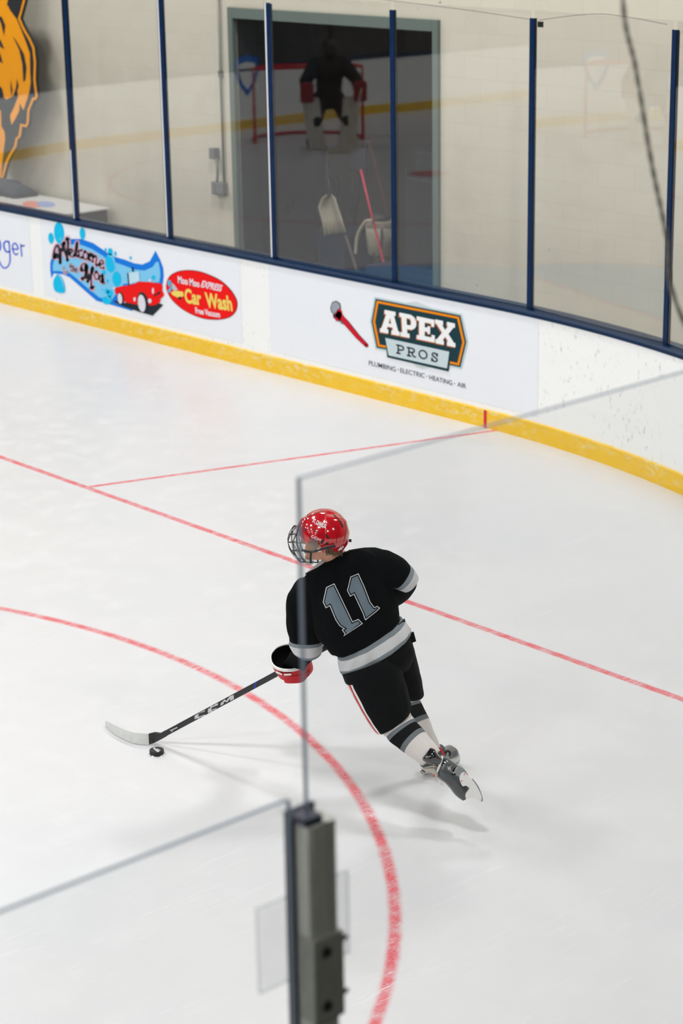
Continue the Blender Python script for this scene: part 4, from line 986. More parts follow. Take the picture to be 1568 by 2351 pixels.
loft(KR, 180, 6, [1, 1, 2, 0, 2, 1, 1, 1], e=2.1, wr=.003, seed=23, rib=.0016).obj('hockey_sock', SM, root, smooth=True)

# ---- skates
shell = mat('boot_shell', '#5b6262', .25, spec=.5, coat=.4, var=.35, vscale=9, col2='#23282a'); gloss = mat('glossy_black_guard', '#0c0f14', .12, spec=.8, coat=1)
holder = mat('white_holder', '#e4e4e2', .35, var=.08); steelb = mat('blade_steel', '#aeb4b6', .2, .9); orange_ = mat('orange_red_liner', '#e2401f', .5); felt = mat('grey_white_liner', '#d5d2cc', .8)
sk = thing('sk', (0, 0, 0), 'x', 'x'); bpy.data.objects.remove(sk)
def frame(name, loc):
    o = bpy.data.objects.new(name, None); COL.objects.link(o); o.parent = root; o.location = Vector(loc) - root.location; o.empty_display_size = .05; return o
sl = frame('ice_skate', W(1040, 1790, 9.92))
loft([(999, 1781, 1017, 1735, 9.93, .052, 2, -2), (1004, 1785, 1027, 1739, 9.925, .056, 2, -1), (1011, 1790, 1038, 1747, 9.92, .056, 2, 0), (1022, 1798, 1052, 1757, 9.915, .055, 2, 1), (1033, 1810, 1065, 1771, 9.91, .053, 1, 1), (1043, 1823, 1076, 1791, 9.905, .05), (1053, 1832, 1080, 1810, 9.90, .045), (1062, 1838, 1078, 1826, 9.895, .03)], 44, 6, e=2.3).obj('boot', shell, sl, smooth=True)
loft([(994, 1780, 1012, 1734, 9.932, .054, 2, -2), (998, 1783, 1017, 1735, 9.93, .057, 2, -2)], 44, 3, capa=False, capb=False).obj('collar_band', felt, sl, smooth=True)
loft([(993, 1778, 999, 1765, 9.90, .02), (996, 1784, 1001, 1770, 9.90, .02)], 20, 3).obj('liner', orange_, sl, smooth=True)
loft([(969, 1740, 988, 1716, 9.90, .016), (971, 1746, 998, 1720, 9.895, .030), (980, 1752, 1002, 1726, 9.893, .034), (992, 1754, 1008, 1734, 9.895, .03), (1001, 1758, 1015, 1741, 9.90, .026), (1008, 1768, 1022, 1748, 9.905, .02)], 28, 5, e=2.1).obj('tendon_guard', gloss, sl, smooth=True)
def pxprism(name, poly, d, th_, m_, parent, bv=.002, sm=True):
    P = [W(x, y, d - th_ / 2) for x, y in (smooth2(poly, 4) if sm else poly)]
    return bevel(M().prism(P, FW * th_).obj(name, m_, parent), bv)
pxprism('blade_holder', [(1056, 1792), (1056, 1782), (1064, 1774), (1074, 1781), (1088, 1795), (1099, 1813), (1106, 1832), (1100, 1838), (1088, 1832), (1078, 1832), (1071, 1836), (1069, 1825), (1075, 1815), (1078, 1810), (1070, 1804), (1062, 1805)], 9.848, .030, holder, sl, .008)
pxprism('sole_plate', [(1043, 1786), (1044, 1768), (1054, 1758), (1066, 1766), (1076, 1782), (1080, 1800), (1072, 1816), (1060, 1812), (1050, 1800)], 9.868, .016, mat('sole_grey', '#8d9494', .25, coat=.5, var=.2), sl, .006)
pxprism('blade', [(1083, 1787), (1092, 1796), (1102, 1813), (1109, 1836), (1105, 1840), (1100, 1826), (1090, 1804)], 9.845, .006, steelb, sl, .0005)
for x, y in ((1066, 1778), (1060, 1793)):
    M().ellipsoid(W(x, y, 9.832), RT * .0032, UP * .0032, FW * .002, 10, 6).obj('rivet', orange_, sl)
loft([(1001, 1786, 1007, 1778, 9.89, .012), (990, 1776, 996, 1762, 9.90, .02), (972, 1776, 974, 1764, 9.92, .018), (967, 1771, 968, 1765, 9.93, .008)], 20, 4).obj('tongue', mat('tongue_grey', '#b9b5aa', .7, var=.3, vscale=40), sl, smooth=True)
m = M()
for (x, y, l) in ((1004, 1790, 7), (1013, 1794, 9), (1017, 1798, 5), (1000, 1788, 5)):
    m.tube([W(x, y - 3, 9.90), W(x - 1, y + l / 2, 9.90), W(x + 1, y + l, 9.90)], .0016, 5)
m.obj('laces', felt, sl)
pts = cr([W(968, 1768, 9.905), W(976, 1772, 9.90), W(984, 1768, 9.90), W(994, 1770, 9.90)], 5); M().tube(pts, .003, 6).obj('eyelet_strip', blackm, sl, smooth=True)
gr = onz(1043, 1757, 0); gt_ = onz(982, 1775, 0)
srt = frame('ice_skate', (gr + gt_) / 2)
AX = (gt_ - gr).normalized(); LEN = .27; Ctr = (gr + gt_) / 2 + AX * .0; SX = Vector((-AX.y, AX.x, 0)); Z1 = Vector((0, 0, 1))
V = []; Fc = []
bp_ = [(-.10, .062, .018, .015), (-.09, .072, .026, .028), (-.06, .082, .036, .034), (-.02, .08, .034, .036), (.05, .07, .026, .038), (.09, .066, .022, .036), (.118, .06, .018, .024), (.125, .058, .010, .010)]
n = 24
for (x, z, hz_, wy) in bp_:
    for k in range(n):
        t = 2 * PI * k / n; V.append(Ctr + AX * x + SX * wy * math.cos(t) + Z1 * (z + hz_ * math.sin(t)))
for i in range(len(bp_) - 1):
    for k in range(n): Fc.append((i * n + k, i * n + (k + 1) % n, (i + 1) * n + (k + 1) % n, (i + 1) * n + k))
Fc += [tuple(range(n))[::-1], tuple(range((len(bp_) - 1) * n, len(bp_) * n))]
mmb = M().add(V, Fc)
mmb.tube([Ctr + AX * -.055 + Z1 * .085, W(1012, 1732, 10.56), W(1007, 1720, 10.52)], [.034, .032, .030], 20)
mmb.obj('boot', shell, srt, smooth=True)
M().tube(cr([W(1009, 1716, 10.46), W(1014, 1724, 10.46), W(1019, 1733, 10.47)], 5), .0055, 8).obj('cuff_trim', mat('cuff_crimson', '#c01828', .5), srt, smooth=True)
M().tube(cr([W(1021, 1731, 10.5), W(1027, 1724, 10.5), (W(1033, 1728, 10.5)), W(1032, 1736, 10.5)], 5), .006, 8).obj('heel_loop', blackm, srt, smooth=True)
m = M(); pts = [(-.11, .065), (-.115, .04), (-.10, .018), (.10, .018), (.13, .03), (.11, .045), (.09, .055), (.07, .042), (.04, .034), (-.03, .034), (-.05, .045), (-.055, .065)]
m.prism([Ctr + AX * x + Z1 * z - SX * .012 for x, z in pts], SX * .024); bevel(m.obj('blade_holder', holder, srt), .003)
m = M(); pts = [(-.12, .022), (-.11, .004), (-.09, 0), (.095, 0), (.12, .006), (.132, .022), (.12, .024), (-.11, .024)]
m.prism([Ctr + AX * x + Z1 * z - SX * .002 for x, z in pts], SX * .004); m.obj('blade', steelb, srt)

# ---- gloves
def glove(C0, wrist, cuffdir, parent_name, main):
    g = frame('hockey_glove', C0)
    back = (wrist - C0).normalized()                       # towards the wrist
    side_ = SD; out = back.cross(side_).normalized()
    if out.dot(-FW) < 0: out = -out
    m = M(); m.ellipsoid(C0 + out * .030 + back * .018, SD * .052, back * .048, out * .030, 24, 14); m.obj('palm_shell', rr, g, smooth=True)
    for k in range(3):                                      # padded rolls across the back of the hand
        q = C0 + out * (.052 - k * .008) - back * (.004 + k * .021 - .03)
        M().tube(cr([q - SD * .05 - out * .012, q - SD * .02, q + SD * .025, q + SD * .05 - out * .012], 5), [.008] + [.013] * 14 + [.008], 10).obj('knuckle_roll', rr, g, smooth=True)
    for k in range(4):                                      # fingers closed round the shaft
        q = C0 + SD * (-.034 + .024 * k); r0 = .028 + (.002 if k in (1, 2) else 0); pts = []
        for a_ in range(6):
            an = .3 + a_ * .72; pts.append(q + out * r0 * math.cos(an) - back * r0 * math.sin(an))
        M().tube(pts, [.014, .014, .0135, .013, .012, .009], 10).obj('finger', rr, g, smooth=True)
    M().tube([C0 - SD * .048 + out * .03 + back * .03, C0 - SD * .062 + out * .01, C0 - SD * .05 - out * .018 - back * .012, C0 - SD * .03 - out * .028], [.016, .017, .015, .011], 10).obj('thumb', rr, g, smooth=True)
    return g
gl = glove(LH, W(676, 1512, 10.42), None, 'l', True)
DKL = mat('dark_lining', '#040506', .95, spec=.05)
# flared cuff with white rim, traced from the photo
dL = depth(LH)
cuffR = [(623, 1511, 706, 1506, dL - .04, .062, 1, 27), (624, 1519, 712, 1516, dL - .02, .066, 1, 26), (629, 1531, 716, 1526, dL - .01, .066, 0, 22), (636, 1543, 718, 1535, dL, .060, 0, 16), (643, 1553, 714, 1543, dL, .052, 0, 10), (654, 1561, 704, 1551, dL, .04, 0, 5)]
cf = loft(cuffR, 48, 5, e=2.2, capa=False, wr=.003, seed=5).obj('cuff', rr, gl, smooth=True)
cf.data.materials.append(DKL); sd = cf.modifiers.new('t', 'SOLIDIFY'); sd.thickness = .002; sd.offset = 0
loft([(621.5, 1508, 707.5, 1503, dL - .042, .064, 1, 27.5), (621.0, 1515, 709, 1510, dL - .04, .067, 1, 27.8)], 48, 2, e=2.2, wr=.003, seed=5, capa=False, capb=False).obj('cuff_rim', rwhite, gl, smooth=True).modifiers.new('t', 'SOLIDIFY').thickness = .004
loft([(623, 1510.5, 706, 1506, dL - .04, .0605, 1, 26), (626, 1516, 706, 1512, dL - .035, .056, 1, 23), (629, 1521, 706, 1516, dL - .03, .056, 0, 21)], 40, 3, e=2.2, capa=False).obj('cuff_lining', DKL, gl, smooth=True)
for k, (a, b, dy) in enumerate((((646, 1549), (712, 1539), 0), ((650, 1556), (709, 1546), 0), ((655, 1563), (702, 1552), 0))):
    mid = ((a[0] + b[0]) / 2, (a[1] + b[1]) / 2 + 9 - k * 1.2)
    M().tube(cr([W(*a, dL - .035), W(mid[0] - 12, mid[1], dL - .068 + k * .006), W(mid[0] + 12, mid[1] - 2, dL - .068 + k * .006), W(*b, dL - .035)], 6), [.006] + [.0115] * 17 + [.006], 10).obj('backhand_roll', rr, gl, smooth=True)
for (x0, y0, x1, y1) in ((633, 1542.5, 648, 1548.5), (652, 1549, 669, 1548)):
    c = W((x0 + x1) / 2, (y0 + y1) / 2, dL - .090); ax = pv((x1 - x0) / 2, (y1 - y0) / 2, 10.4)
    bevel(M().obox(c, ax, pv(0, 2.0, 10.4), FW * .012).obj('white_flash', rwhite, gl), .002)
gr2 = glove(RH, W(858, 1418, 10.28), None, 'r', False)
cfr = loft([(838, 1436, 862, 1454, 10.30, .05), (852, 1412, 884, 1434, 10.27, .062)], 32, 4, capa=False, capb=False).obj('cuff', rr, gr2, smooth=True)
cfr.modifiers.new('t', 'SOLIDIFY').thickness = .006

# ---- helmet
hr = mat('helmet_red', '#c2081d', .14, spec=.6, coat=1, var=.12, vscale=5)
def hel(az, el, k=1.0):
    ca, sa = math.cos(az), math.sin(az); ce, se = math.cos(el), math.sin(el)
    x = .122 * ca * ce; y = .106 * sa * ce; z = .118 * se
    if ca < 0: x *= 1.03
    # squarish crown and a centre ridge
    q = 1 + .035 * math.sin(2 * el) * (1 if el > 0 else .4)
    rid = .006 * math.exp(-((y / .03) ** 2)) * max(0, se) + .004 * math.exp(-(((abs(y) - .07) / .014) ** 2)) * max(0, se)
    return (x * q * k, y * q * k, z * q * k + rid)
def elmin(az):
    a = abs(math.degrees(az)); a = a if a <= 180 else 360 - a
    tab = [(0, 14), (30, 12), (50, -6), (68, -18), (82, -22), (90, -19), (104, -19), (112, -46), (130, -50), (155, -48), (180, -42)]
    for (a0, e0), (a1, e1) in zip(tab, tab[1:]):
        if a0 <= a <= a1: return math.radians(e0 + (e1 - e0) * (a - a0) / (a1 - a0))
    return 0
V = []; Fc = []; nu, nv = 96, 28
for j in range(nv + 1):
    for i in range(nu):
        az = 2 * PI * i / nu - PI; e0 = elmin(az); el = e0 + (PI / 2 - .001 - e0) * j / nv
        V.append(H(*hel(az, el)))
for j in range(nv):
    for i in range(nu): Fc.append((j * nu + i, j * nu + (i + 1) % nu, (j + 1) * nu + (i + 1) % nu, (j + 1) * nu + i))
hm = obj('helmet', V, Fc, hr, root); sd = hm.modifiers.new('t', 'SOLIDIFY'); sd.thickness = .010; sd.offset = -1
# front brim piece
V = []; Fc = []
for i in range(31):
    az = math.radians(-62 + 124 * i / 30)
    for el, k in ((math.radians(2 + 6 * math.cos(az)), 1.05 + .07 * math.cos(az)), (math.radians(16), 1.05 + .07 * math.cos(az)), (math.radians(34), 1.035 + .05 * math.cos(az)), (math.radians(46), 1.01)): V.append(H(*hel(az, el, k)))
for i in range(30):
    for k in range(3): Fc.append((i * 4 + k, (i + 1) * 4 + k, (i + 1) * 4 + k + 1, i * 4 + k + 1))
fb = obj('front_shell', V, Fc, hr, hm); sd = fb.modifiers.new('t', 'SOLIDIFY'); sd.thickness = .008; sd.offset = -1
# rear shell plate overlapping
V = []; Fc = []
for i in range(41):
    az = math.radians(118 + 124 * i / 40)
    for el, k in ((elmin(az), 1.03), (math.radians(-20), 1.04), (math.radians(5), 1.035), (math.radians(30), 1.03), (math.radians(50), 1.015)): V.append(H(*hel(az, el, k)))
for i in range(40):
    for k in range(4): Fc.append((i * 5 + k, (i + 1) * 5 + k, (i + 1) * 5 + k + 1, i * 5 + k + 1))
rb = obj('rear_shell', V, Fc, hr, hm); sd = rb.modifiers.new('t', 'SOLIDIFY'); sd.thickness = .006; sd.offset = -1

def bvh_of(objs):
    bpy.context.view_layer.update(); dg = bpy.context.evaluated_depsgraph_get(); V = []; P = []
    for o in objs:
        e = o.evaluated_get(dg); me = e.to_mesh(); n = len(V); off = wloc(o)
        V += [v.co + off for v in me.vertices]; P += [tuple(i + n for i in p.vertices) for p in me.polygons]; e.to_mesh_clear()
    return BVHTree.FromPolygons(V, P)
def rdecal(name, parts, bvh, off, m_, parent, ml=6, label=None, maxdepth=99):
    mm = M()
    for V, Fc in parts:
        V, Fc = refine(V, Fc, ml, 7); Q = []
        for v in V:
            d = ray(v.x, v.y).normalized(); h = bvh.ray_cast(CAM, d)
            Q.append(h[0] - d * off if h[0] is not None and depth(h[0]) < maxdepth else None)
        ok = [f for f in Fc if all(Q[i] is not None for i in f)]
        ok = [f if (Q[f[1]] - Q[f[0]]).cross(Q[f[2]] - Q[f[0]]).dot(FW) < 0 else f[::-1] for f in ok]
        mm.add([q if q is not None else CAM for q in Q], ok)
    used = sorted({i for f in mm.F for i in f}); mp = {a: b for b, a in enumerate(used)}
    mm.V = [mm.V[i] for i in used]; mm.F = [tuple(mp[i] for i in f) for f in mm.F]; mm.I = [0] * len(mm.F)
    if not mm.F: return None
    o = mm.obj(name, m_, parent, smooth=True)
    if label: o['label'] = label
    return o
hb = bvh_of([hm, fb, rb])
oh = (620, 1150); sh_ = 220 / 1568
hw = mat('helmet_print_white', '#f0eeee', .3)
def TH(s, p0, p1, h, **k): return fit_text(s, Z(oh, sh_, [p0])[0], Z(oh, sh_, [p1])[0], (h[0] * sh_, h[1] * sh_), **k)
rdecal('lettering', [TH('ST. CHARLES', (690, 342), (905, 448), (22, -58), bold=.03), TH('CARDINALS', (724, 378), (864, 446), (7, -17), bold=.0, spacing=1.1)] + [st(oh, sh_, p, 10) for p in ([(718, 577), (692, 566), (678, 578), (684, 595), (710, 606)], [(768, 600), (742, 589), (728, 601), (734, 618), (760, 629)])] + [st(oh, sh_, [(772, 640), (788, 607), (800, 630), (830, 625), (814, 656)], 10, raw=True)], hb, .0016, hw, hm, 3)
rdecal('number', [TH('40', (1100, 830), (1190, 790), (24, -62), bold=.04)], hb, .0016, hw, hm, 3)
slots = [[(895, 525), (930, 545), (965, 610), (955, 628), (930, 610), (905, 560)], [(825, 690), (850, 640), (890, 622), (885, 650), (860, 690), (840, 708)], [(880, 715), (910, 685), (960, 683), (955, 705), (925, 718)],
         [(1020, 215), (1060, 230), (1110, 275), (1130, 310), (1085, 275), (1040, 240)], [(1110, 300), (1150, 320), (1195, 400), (1200, 450), (1175, 420), (1140, 345)], [(560, 452), (600, 470), (590, 492), (565, 480)]]
rdecal('vents', [PF(Z(oh, sh_, p)) for p in slots], hb, .0012, blackm, hm, 3)
seams = [[(630, 430), (720, 480), (860, 570), (900, 600)], [(670, 520), (640, 600), (760, 655), (830, 660)], [(1000, 340), (1060, 420), (1090, 560), (1080, 700)], [(1225, 340), (1235, 500), (1205, 680), (1130, 790)], [(590, 300), (650, 250), (780, 190), (920, 165)]]
rdecal('seams', [st(oh, sh_, p, 9) for p in seams], hb, .0008, mat('seam_dark_red', '#5f0410', .4), hm, 4)
# ear guard, cage, straps, hair
clearp = glass_material('smoky_clear_plastic', (.72, .72, .70), .08)
def hring(name, cx, cz, rx, rz, y, m_, parent):
    mm = M(); pts = [H(cx + rx * math.cos(a * PI / 12), y, cz + rz * math.sin(a * PI / 12)) for a in range(24)]
    mm.prism(pts, HL * .004); return mm.obj(name, m_, parent)
hring('ear_guard', -.002, -.052, .026, .034, .1, clearp, hm)
cage = M(); wire = mat('black_cage_wire', '#14181c', .35, .3)
def cagep(az, z):
    a = math.radians(az); xf = .180 - ((z + .03) / .095) ** 2 * .062; yw = .108 - max(0, -z - .03) * .35
    return H(.03 + (xf - .03) * math.cos(a) ** .85 if abs(az) < 89 else .03, yw * math.sin(a), z)
for z in (.040, .004, -.034, -.074, -.112):
    cage.tube([cagep(a, z) for a in range(-70, 71, 10)], .0018, 6)
for a in range(-60, 61, 24):
    cage.tube([cagep(max(-74, min(74, a + (i - 4) * 4)), .045 - i * .0215) for i in range(9)], .0017, 6); cage.tube([cagep(max(-74, min(74, a - (i - 4) * 4)), .045 - i * .0215) for i in range(9)], .0017, 6)
cg = cage.obj('face_cage', wire, hm, smooth=True); cg['label'] = 'black wire face cage'
m = M(); m.tube([cagep(a, -.128) for a in range(-70, 71, 10)], .003, 6)
for s in (-1, 1): m.tube([cagep(s * 70, z) for z in (.045, 0, -.05, -.1, -.13)], .003, 6)
m.obj('cage_frame', wire, hm, smooth=True)
V = []; Fc = []
for i in range(7):
    for j in range(5): V.append(cagep(44 + 5.5 * i, .02 - .036 * j) - HF * .004)
for i in range(6):
    for j in range(4): Fc.append((i * 5 + j, (i + 1) * 5 + j, (i + 1) * 5 + j + 1, i * 5 + j + 1))
obj('cheek_guard', V, Fc, clearp, hm)
strap = M(); bl_ = mat('black_strap', '#0e1114', .6)
strap.tube(cr([H(-.10, .068, -.055), H(-.06, .095, -.066), H(-.02, .100, -.078), H(.03, .092, -.082), H(.07, .085, -.072)], 6), .006, 6)
strap.tube(cr([H(.012, .098, -.08), H(.03, .07, -.115), H(.05, .03, -.132)], 6), .005, 6)
strap.obj('chin_strap', bl_, hm, smooth=True)
M().ellipsoid(H(.075, 0, -.125), HF * .02, HL * .035, HU * .02, 14, 10).obj('chin_cup', clearp, hm, smooth=True)
M().ellipsoid(H(-.03, .1, -.076), HF * .013, HL * .003, HU * .009, 14, 8).obj('strap_snap', mat('snap_white', '#d9cfd0', .4), hm, smooth=True)
c = W(801.5, 1241, 9.87); bevel(M().obox(c, pv(5.5, .3, 9.85), pv(0, 3.4, 9.85), FW * .01).obj('rear_clip', bl_, hm), .001)
hair = mat('ash_brown_hair', '#6a5a44', .7, var=.4, vscale=60); m = M()
for i in range(46):
    t = random.random(); s_ = -.055 + .13 * t
    b0 = H(-.085 + .02 * random.random() + abs(s_) * .25, s_, -.072 - .01 * random.random())
    tip = b0 + (-HU) * (.012 + .014 * random.random()) + HF * (-.012 + .02 * random.random()) + HL * (.012 * (random.random() - .3))
    m.tube([b0 + HU * .02, b0.lerp(tip, .5) - HF * .004, tip], [.006, .0045, .001], 5)
m.obj('hair', hair, root, smooth=True)

# ---- number on the back
jb = bvh_of([jer]); on_ = (720, 1290); sn = 180 / 1568
nw = mat('number_outline', '#d4d8dc', .6); ng = mat('number_grey', '#6b7d8a', .42, spec=.6, var=.3, vscale=12)
num = [[(415, 430), (250, 505), (183, 805), (243, 930), (320, 885), (440, 1170), (520, 1285), (600, 1335), (560, 1358), (620, 1440), (598, 1490), (985, 1235), (895, 1140), (780, 1190)],
       [(897, 228), (735, 295), (668, 575), (730, 697), (805, 655), (985, 1040), (1010, 1120), (1035, 1170), (1260, 995), (1330, 925), (1275, 880), (1215, 905), (1135, 800), (1030, 520)]]
rdecal('number_outline', [PF(Z(on_, sn, p)) for p in num], jb, .004, nw, jer, 5)
rdecal('number_border', [PF(Z(on_, sn, inset(p, 17))) for p in num], jb, .0055, jblack, jer, 5)
rdecal('number', [PF(Z(on_, sn, inset(p, 38))) for p in num], jb, .007, ng, jer, 5, 'grey number eleven')

# ================================================================== STICK AND PUCK
stick = thing('hockey_stick', SH0, 'black hockey stick with white taped blade held in red glove', 'stick')
shm = mat('stick_black', '#15191b', .35, coat=.3, var=.4, vscale=20)
m = M(); SH2 = SH1 + SD * .06
m.obox((SH0 + SH2) / 2, (SH2 - SH0) / 2, SN * .010, SB * .0145); sh_o = bevel(m.obj('shaft', shm, stick), .004)
bot = [onz(x, y, 0.004) for x, y in ((367, 1702), (343, 1709), (330, 1709), (310, 1706), (290, 1699), (270, 1689), (254, 1677), (243, 1665))]
hts = [.055, .062, .064, .062, .060, .056, .048, .026]
lean = UP * 0
def blade_part(i0, i1, name, m_):
    V = []; Fc = []
    B = cr(bot[i0:i1 + 1], 5); Hh = [v.x for v in cr([(h, 0, 0) for h in hts[i0:i1 + 1]], 5)]
    for p, h in zip(B, Hh):
        n_ = Vector((.5, -.85, 0)).normalized() * .005
        for a, b in ((n_, .0), (n_, h * .5), (n_ * .6, h), (-n_ * .6, h), (-n_, h * .5), (-n_, 0)): V.append(p + a + Vector((0, 0, b)))
    for i in range(len(B) - 1):
        for k in range(6): Fc.append((i * 6 + k, (i + 1) * 6 + k, (i + 1) * 6 + (k + 1) % 6, i * 6 + (k + 1) % 6))
    Fc += [tuple(range(6))[::-1], tuple(range((len(B) - 1) * 6, len(B) * 6))]
    return obj(name, V, Fc, m_, stick, smooth=False)
blade_part(1, 7, 'blade', mat('white_stick_tape', '#dcdedb', .8, var=.15, vscale=25, col2='#c4c8c5'))
# heel joining blade and shaft
q0 = SH0 + SD * .02
m = M(); e0 = onz(343, 1709, .004); V = []
for c_, up_, th_ in ((e0 + Vector((0, 0, .031)), Vector((0, 0, .031)), .005), (onz(356, 1706, .004) + Vector((0, 0, .033)), Vector((0, 0, .029)), .0065), (SH0 + SD * .015, -SB * .0150 if SB.z < 0 else SB * .0150, .0095), (SH0 + SD * .05, -SB * .0145 if SB.z < 0 else SB * .0145, .010)):
    nn = Vector((.5, -.85, 0)).normalized() * th_
    V += [c_ + up_ + nn, c_ + up_ - nn, c_ - up_ - nn, c_ - up_ + nn]
Fc = [(i * 4 + k, (i + 1) * 4 + k, (i + 1) * 4 + (k + 1) % 4, i * 4 + (k + 1) % 4) for i in range(3) for k in range(4)] + [(0, 1, 2, 3), (15, 14, 13, 12)]
heel = obj('heel', V, Fc, shm, stick, smooth=False)
sbv = bvh_of([sh_o]); os_ = (220, 1520); ss_ = 440 / 1568
smk = mat('stick_print_grey', '#c3c6c8', .4)
G_ = [[(808, 440), (820, 408), (893, 392), (890, 405), (842, 420), (838, 448), (897, 428), (893, 436), (822, 478), (808, 468)],
      [(915, 400), (925, 362), (1000, 336), (998, 352), (948, 372), (945, 392), (1004, 368), (998, 386), (918, 418)],
      [(1020, 350), (1028, 310), (1055, 300), (1065, 318), (1095, 280), (1128, 268), (1130, 302), (1100, 318), (1098, 300), (1075, 328), (1048, 325), (1045, 343), (1022, 358)]]
rdecal('lettering', [PF(Z(os_, ss_, p)) for p in G_], sbv, .0012, smk, stick, 6)
rdecal('small_mark', [TH('s', (0, 0), (1, 1), (0, -1))] and [st(os_, ss_, [(608, 560), (625, 556), (622, 570)], 8), st(os_, ss_, [(628, 553), (664, 536)], 9, raw=True)], sbv, .0012, smk, stick, 6)
rdecal('blue_line', [st(os_, ss_, [(1298, 215), (1306, 172), (1325, 155)], 7, raw=True)], sbv, .0012, mat('stick_blue', '#1c44e0', .4), stick, 5)
# top hand end of the shaft
pk = onz(360, 1731, 0)
pt = thing('puck', pk, 'black puck on the ice in front of the stick blade', 'puck')
m = M(); m.tube([pk + Vector((0, 0, .0005)), pk + Vector((0, 0, .002)), pk + Vector((0, 0, .0235)), pk + Vector((0, 0, .0255))], [.036, .038, .038, .0365], 40)
m.obj('disc', mat('puck_rubber', '#15181b', .55, var=.3, bump=.4, bscale=120), pt, smooth=False)
pb_ = bvh_of([pt.children[0]])
rdecal('print', [st(os_, ss_, [(475, 705), (500, 725), (512, 732)], 12), st(os_, ss_, [(480, 695), (486, 712)], 9, raw=True), st(os_, ss_, [(500, 712), (522, 722)], 8, raw=True)], pb_, .0008, mat('puck_print', '#c9ccce', .6), pt, 5)
m = M()
for i in range(40):
    a = random.random() * 2 * PI; r_ = .036 + .01 * random.random(); s_ = .0025 + .003 * random.random()
    m.ellipsoid(pk + Vector((r_ * math.cos(a), r_ * math.sin(a), .001)), Vector((s_, 0, 0)), Vector((0, s_, 0)), Vector((0, 0, s_)), 6, 4)
tag(m.obj('snow_crumbs', mat('snow', '#eef0f2', .9), origin=pk), 'loose snow crumbs scraped up round the puck', 'snow', kind='stuff')
# marks on the left boot
bb_ = bvh_of([c_ for c_ in sl.children if c_.type == 'MESH' and c_.name.startswith('boot')])
o8 = (780, 1400); s8 = 350 / 1567
rdecal('printed_patch', [PF(Z(o8, s8, [(1150, 1690), (1165, 1640), (1200, 1605), (1235, 1605), (1232, 1640), (1190, 1700), (1152, 1705)])), PF(Z(o8, s8, [(1020, 1600), (1040, 1550), (1080, 1535), (1085, 1575), (1045, 1615)]))], bb_, .0012, gloss, sl, 3)
rdecal('printed_mark', [st(o8, s8, [(1110, 1612), (1140, 1636)], 6, raw=True), st(o8, s8, [(1113, 1640), (1145, 1606)], 6, raw=True), st(o8, s8, [(1165, 1680), (1180, 1668)], 9, raw=True), st(o8, s8, [(1185, 1655), (1205, 1635)], 9, raw=True), st(o8, s8, [(1208, 1628), (1224, 1614)], 9, raw=True), st(o8, s8, [(1030, 1605), (1042, 1608)], 7, raw=True)], bb_, .0024, felt, sl, 3)

# ================================================================== CROSS-ICE NET AND GOALKEEPER (seen mirrored in the end glass)
NC = onz(700, 326, 0); NC = Vector((NC.x, -NC.y, 0)); ND = Vector((.84, .54, 0)).normalized(); NT = Vector((-ND.y, ND.x, 0)); ZU = Vector((0, 0, 1))
gn = thing('goal_net', NC, 'red framed hockey net seen mirrored in the end glass', 'goal net')
npt = lambda a, b, c: NC + NT * a + ND * b + ZU * c
redm = mat('goal_red', '#c8202c', .4); netm = mat('net_cord', '#e4e4e0', .8)
M().tube([npt(-.915, 0, .0), npt(-.915, 0, 1.22), npt(.915, 0, 1.22), npt(.915, 0, .0)], .03, 10).obj('goal_frame', redm, gn)
m = M(); m.tube(cr([npt(-.915, 0, .03), npt(-.85, -.6, .03), npt(-.3, -1.0, .03), npt(.3, -1.0, .03), npt(.85, -.6, .03), npt(.915, 0, .03)], 5), .025, 8)
m.tube(cr([npt(-.9, 0, 1.22), npt(-.7, -.45, 1.22), npt(0, -.55, 1.22), npt(.7, -.45, 1.22), npt(.9, 0, 1.22)], 5), .02, 8); m.obj('base_frame', redm, gn)
m = M()
for i in range(24):
    t = -1 + 2 * i / 23; y0 = -.55 * (1 - t * t) ** .4 if abs(t) < 1 else 0; y1 = -1.0 * (1 - t * t) ** .4 if abs(t) < 1 else 0
    m.tube([npt(t * .9, y0, 1.2), npt(t * .9, y1, .04)], .004, 4)
for j in range(12):
    z = .08 + j * .1; k = 1 - j / 12 * .45
    m.tube([npt(-.9 + .9 * i / 6, -1.0 * k * max(0, 1 - (-1 + i / 6) ** 2) ** .4, z) for i in range(13)], .004, 4)
m.obj('netting', netm, gn)
GC = NC + ND * .9 - NT * .22
gk = thing('person', GC, 'goalkeeper in dark jersey and big leg pads mirrored in the end glass', 'person')
gp = lambda a, b, c: GC + NT * a + ND * b + ZU * c
gj = dict(pelvis=gp(0, -.1, .80), chest=gp(0, .08, 1.25), neck=gp(0, .14, 1.45), lsh=gp(.22, .08, 1.36), lel=gp(.42, .2, 1.10), lwr=gp(.42, .42, .95), rsh=gp(-.22, .08, 1.36), rel=gp(-.42, .2, 1.10), rwr=gp(-.40, .42, .92),
          lhip=gp(.14, -.08, .78), lkn=gp(.24, .2, .46), lan=gp(.34, .02, .1), rhip=gp(-.14, -.08, .78), rkn=gp(-.24, .2, .46), ran=gp(-.34, .02, .1))
grd = {k: .1 for k in gj}; grd.update(pelvis=.2, chest=.23, neck=.07, lsh=.13, rsh=.13, lwr=.06, rwr=.06, lhip=.14, rhip=.14, lkn=.09, rkn=.09, lan=.06, ran=.06)
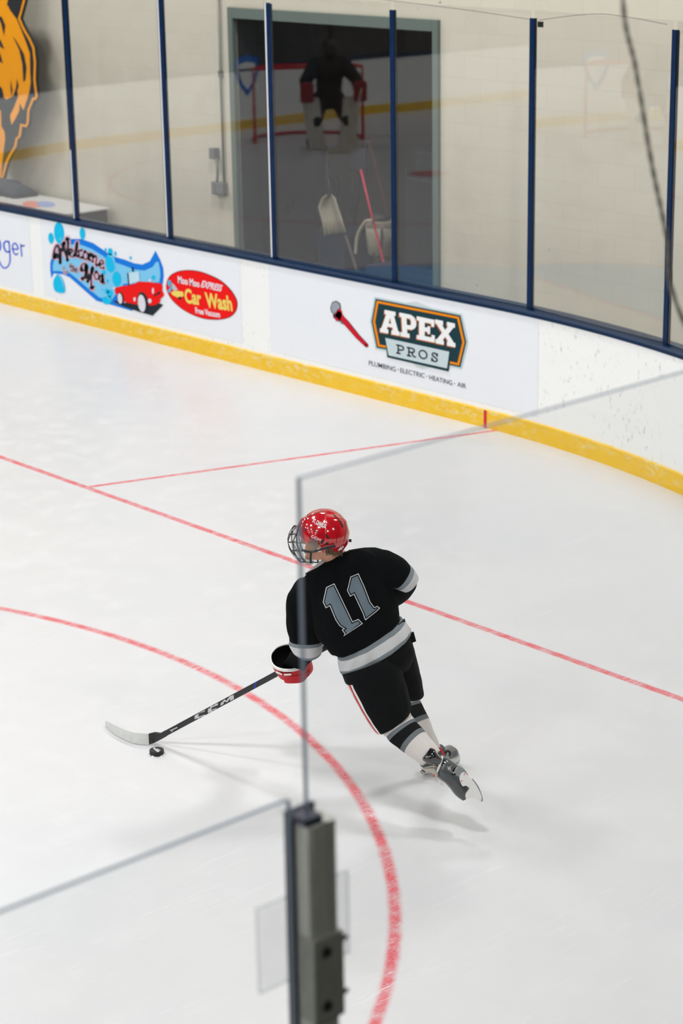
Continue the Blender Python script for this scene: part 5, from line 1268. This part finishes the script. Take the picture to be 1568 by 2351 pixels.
skinfig('body', gj, grd, [('pelvis', 'chest'), ('chest', 'neck'), ('chest', 'lsh'), ('lsh', 'lel'), ('lel', 'lwr'), ('chest', 'rsh'), ('rsh', 'rel'), ('rel', 'rwr'), ('pelvis', 'lhip'), ('lhip', 'lkn'), ('lkn', 'lan'), ('pelvis', 'rhip'), ('rhip', 'rkn'), ('rkn', 'ran')], mat('keeper_black', '#15181a', .8), gk,
        lambda mm: mm.ellipsoid(gp(0, .2, 1.60), NT * .09, ND * .11, ZU * .13), .02)
M().ellipsoid(gp(0, .2, 1.62), NT * .125, ND * .145, ZU * .15, 24, 14).obj('helmet', mat('keeper_mask', '#2a2a2c', .4), gk, smooth=True)
for s_ in (-1, 1):
    c = gp(.29 * s_, .2, .42); bevel(M().obox(c, NT * .14, ND * .05, (ZU * .42 + NT * .05 * s_)).obj('leg_pad', mat('pad_white', '#cfcbc2', .6), gk), .03, 3)
    bevel(M().obox(gp(.43 * s_, .48, .95), NT * .11, ND * .05, ZU * .16).obj('keeper_glove', mat('keeper_red', '#8a1a22', .6), gk), .03, 3)
    M().obox(gp(.32 * s_, .05, .06), NT * .05, ND * .15, ZU * .055).obj('ice_skate', blackm, gk)
ks = thing('goalie_stick', gp(-.2, .75, 0), 'goalkeeper stick with wide blade mirrored in the end glass', 'stick')
m = M(); m.tube([gp(-.44, .56, 1.0), gp(-.32, .68, .55)], .014, 8); m.obox(gp(-.27, .72, .30), NT * .045, ND * .012, ZU * .26 + NT * .04); m.obox(gp(-.05, .75, .05), NT * .2, ND * .012, ZU * .045)
m.obj('paddle', mat('pale_stick', '#c9c2b0', .6), ks)
# blue shield and brown roundel printed on the far side boards, met only in the reflections
def farsheet(name, poly, y0, z0, sc, m_, dx, label, parent=None):
    V, Fc = polyfaces(poly); o = obj(name, [(-HX + dx, y0 + v.x * sc, z0 + v.y * sc) for v in V], Fc, m_, parent, smooth=False, origin=(-HX + dx, y0, z0)); 
    if label: tag(o, label, 'emblem')
    return o
yk = -(CAM.y + ray(557, 175).y * ((-HX - CAM.x) / ray(557, 175).x)); zk = CAM.z + ray(557, 175).z * ((-HX - CAM.x) / ray(557, 175).x)
shp = [(-.5, .55), (0, .65), (.5, .55), (.48, .1), (.3, -.3), (0, -.65), (-.3, -.3), (-.48, .1)]
fs = farsheet('shield_emblem', shp, yk, zk, .55, flat('shield_blue', '#1668c8'), .003, 'blue shield emblem mirrored in the glass at the doorway jamb')
farsheet('shield_field', [(x * .68, y * .68) for x, y in shp], yk, zk, .55, WHITE, .005, None, fs)
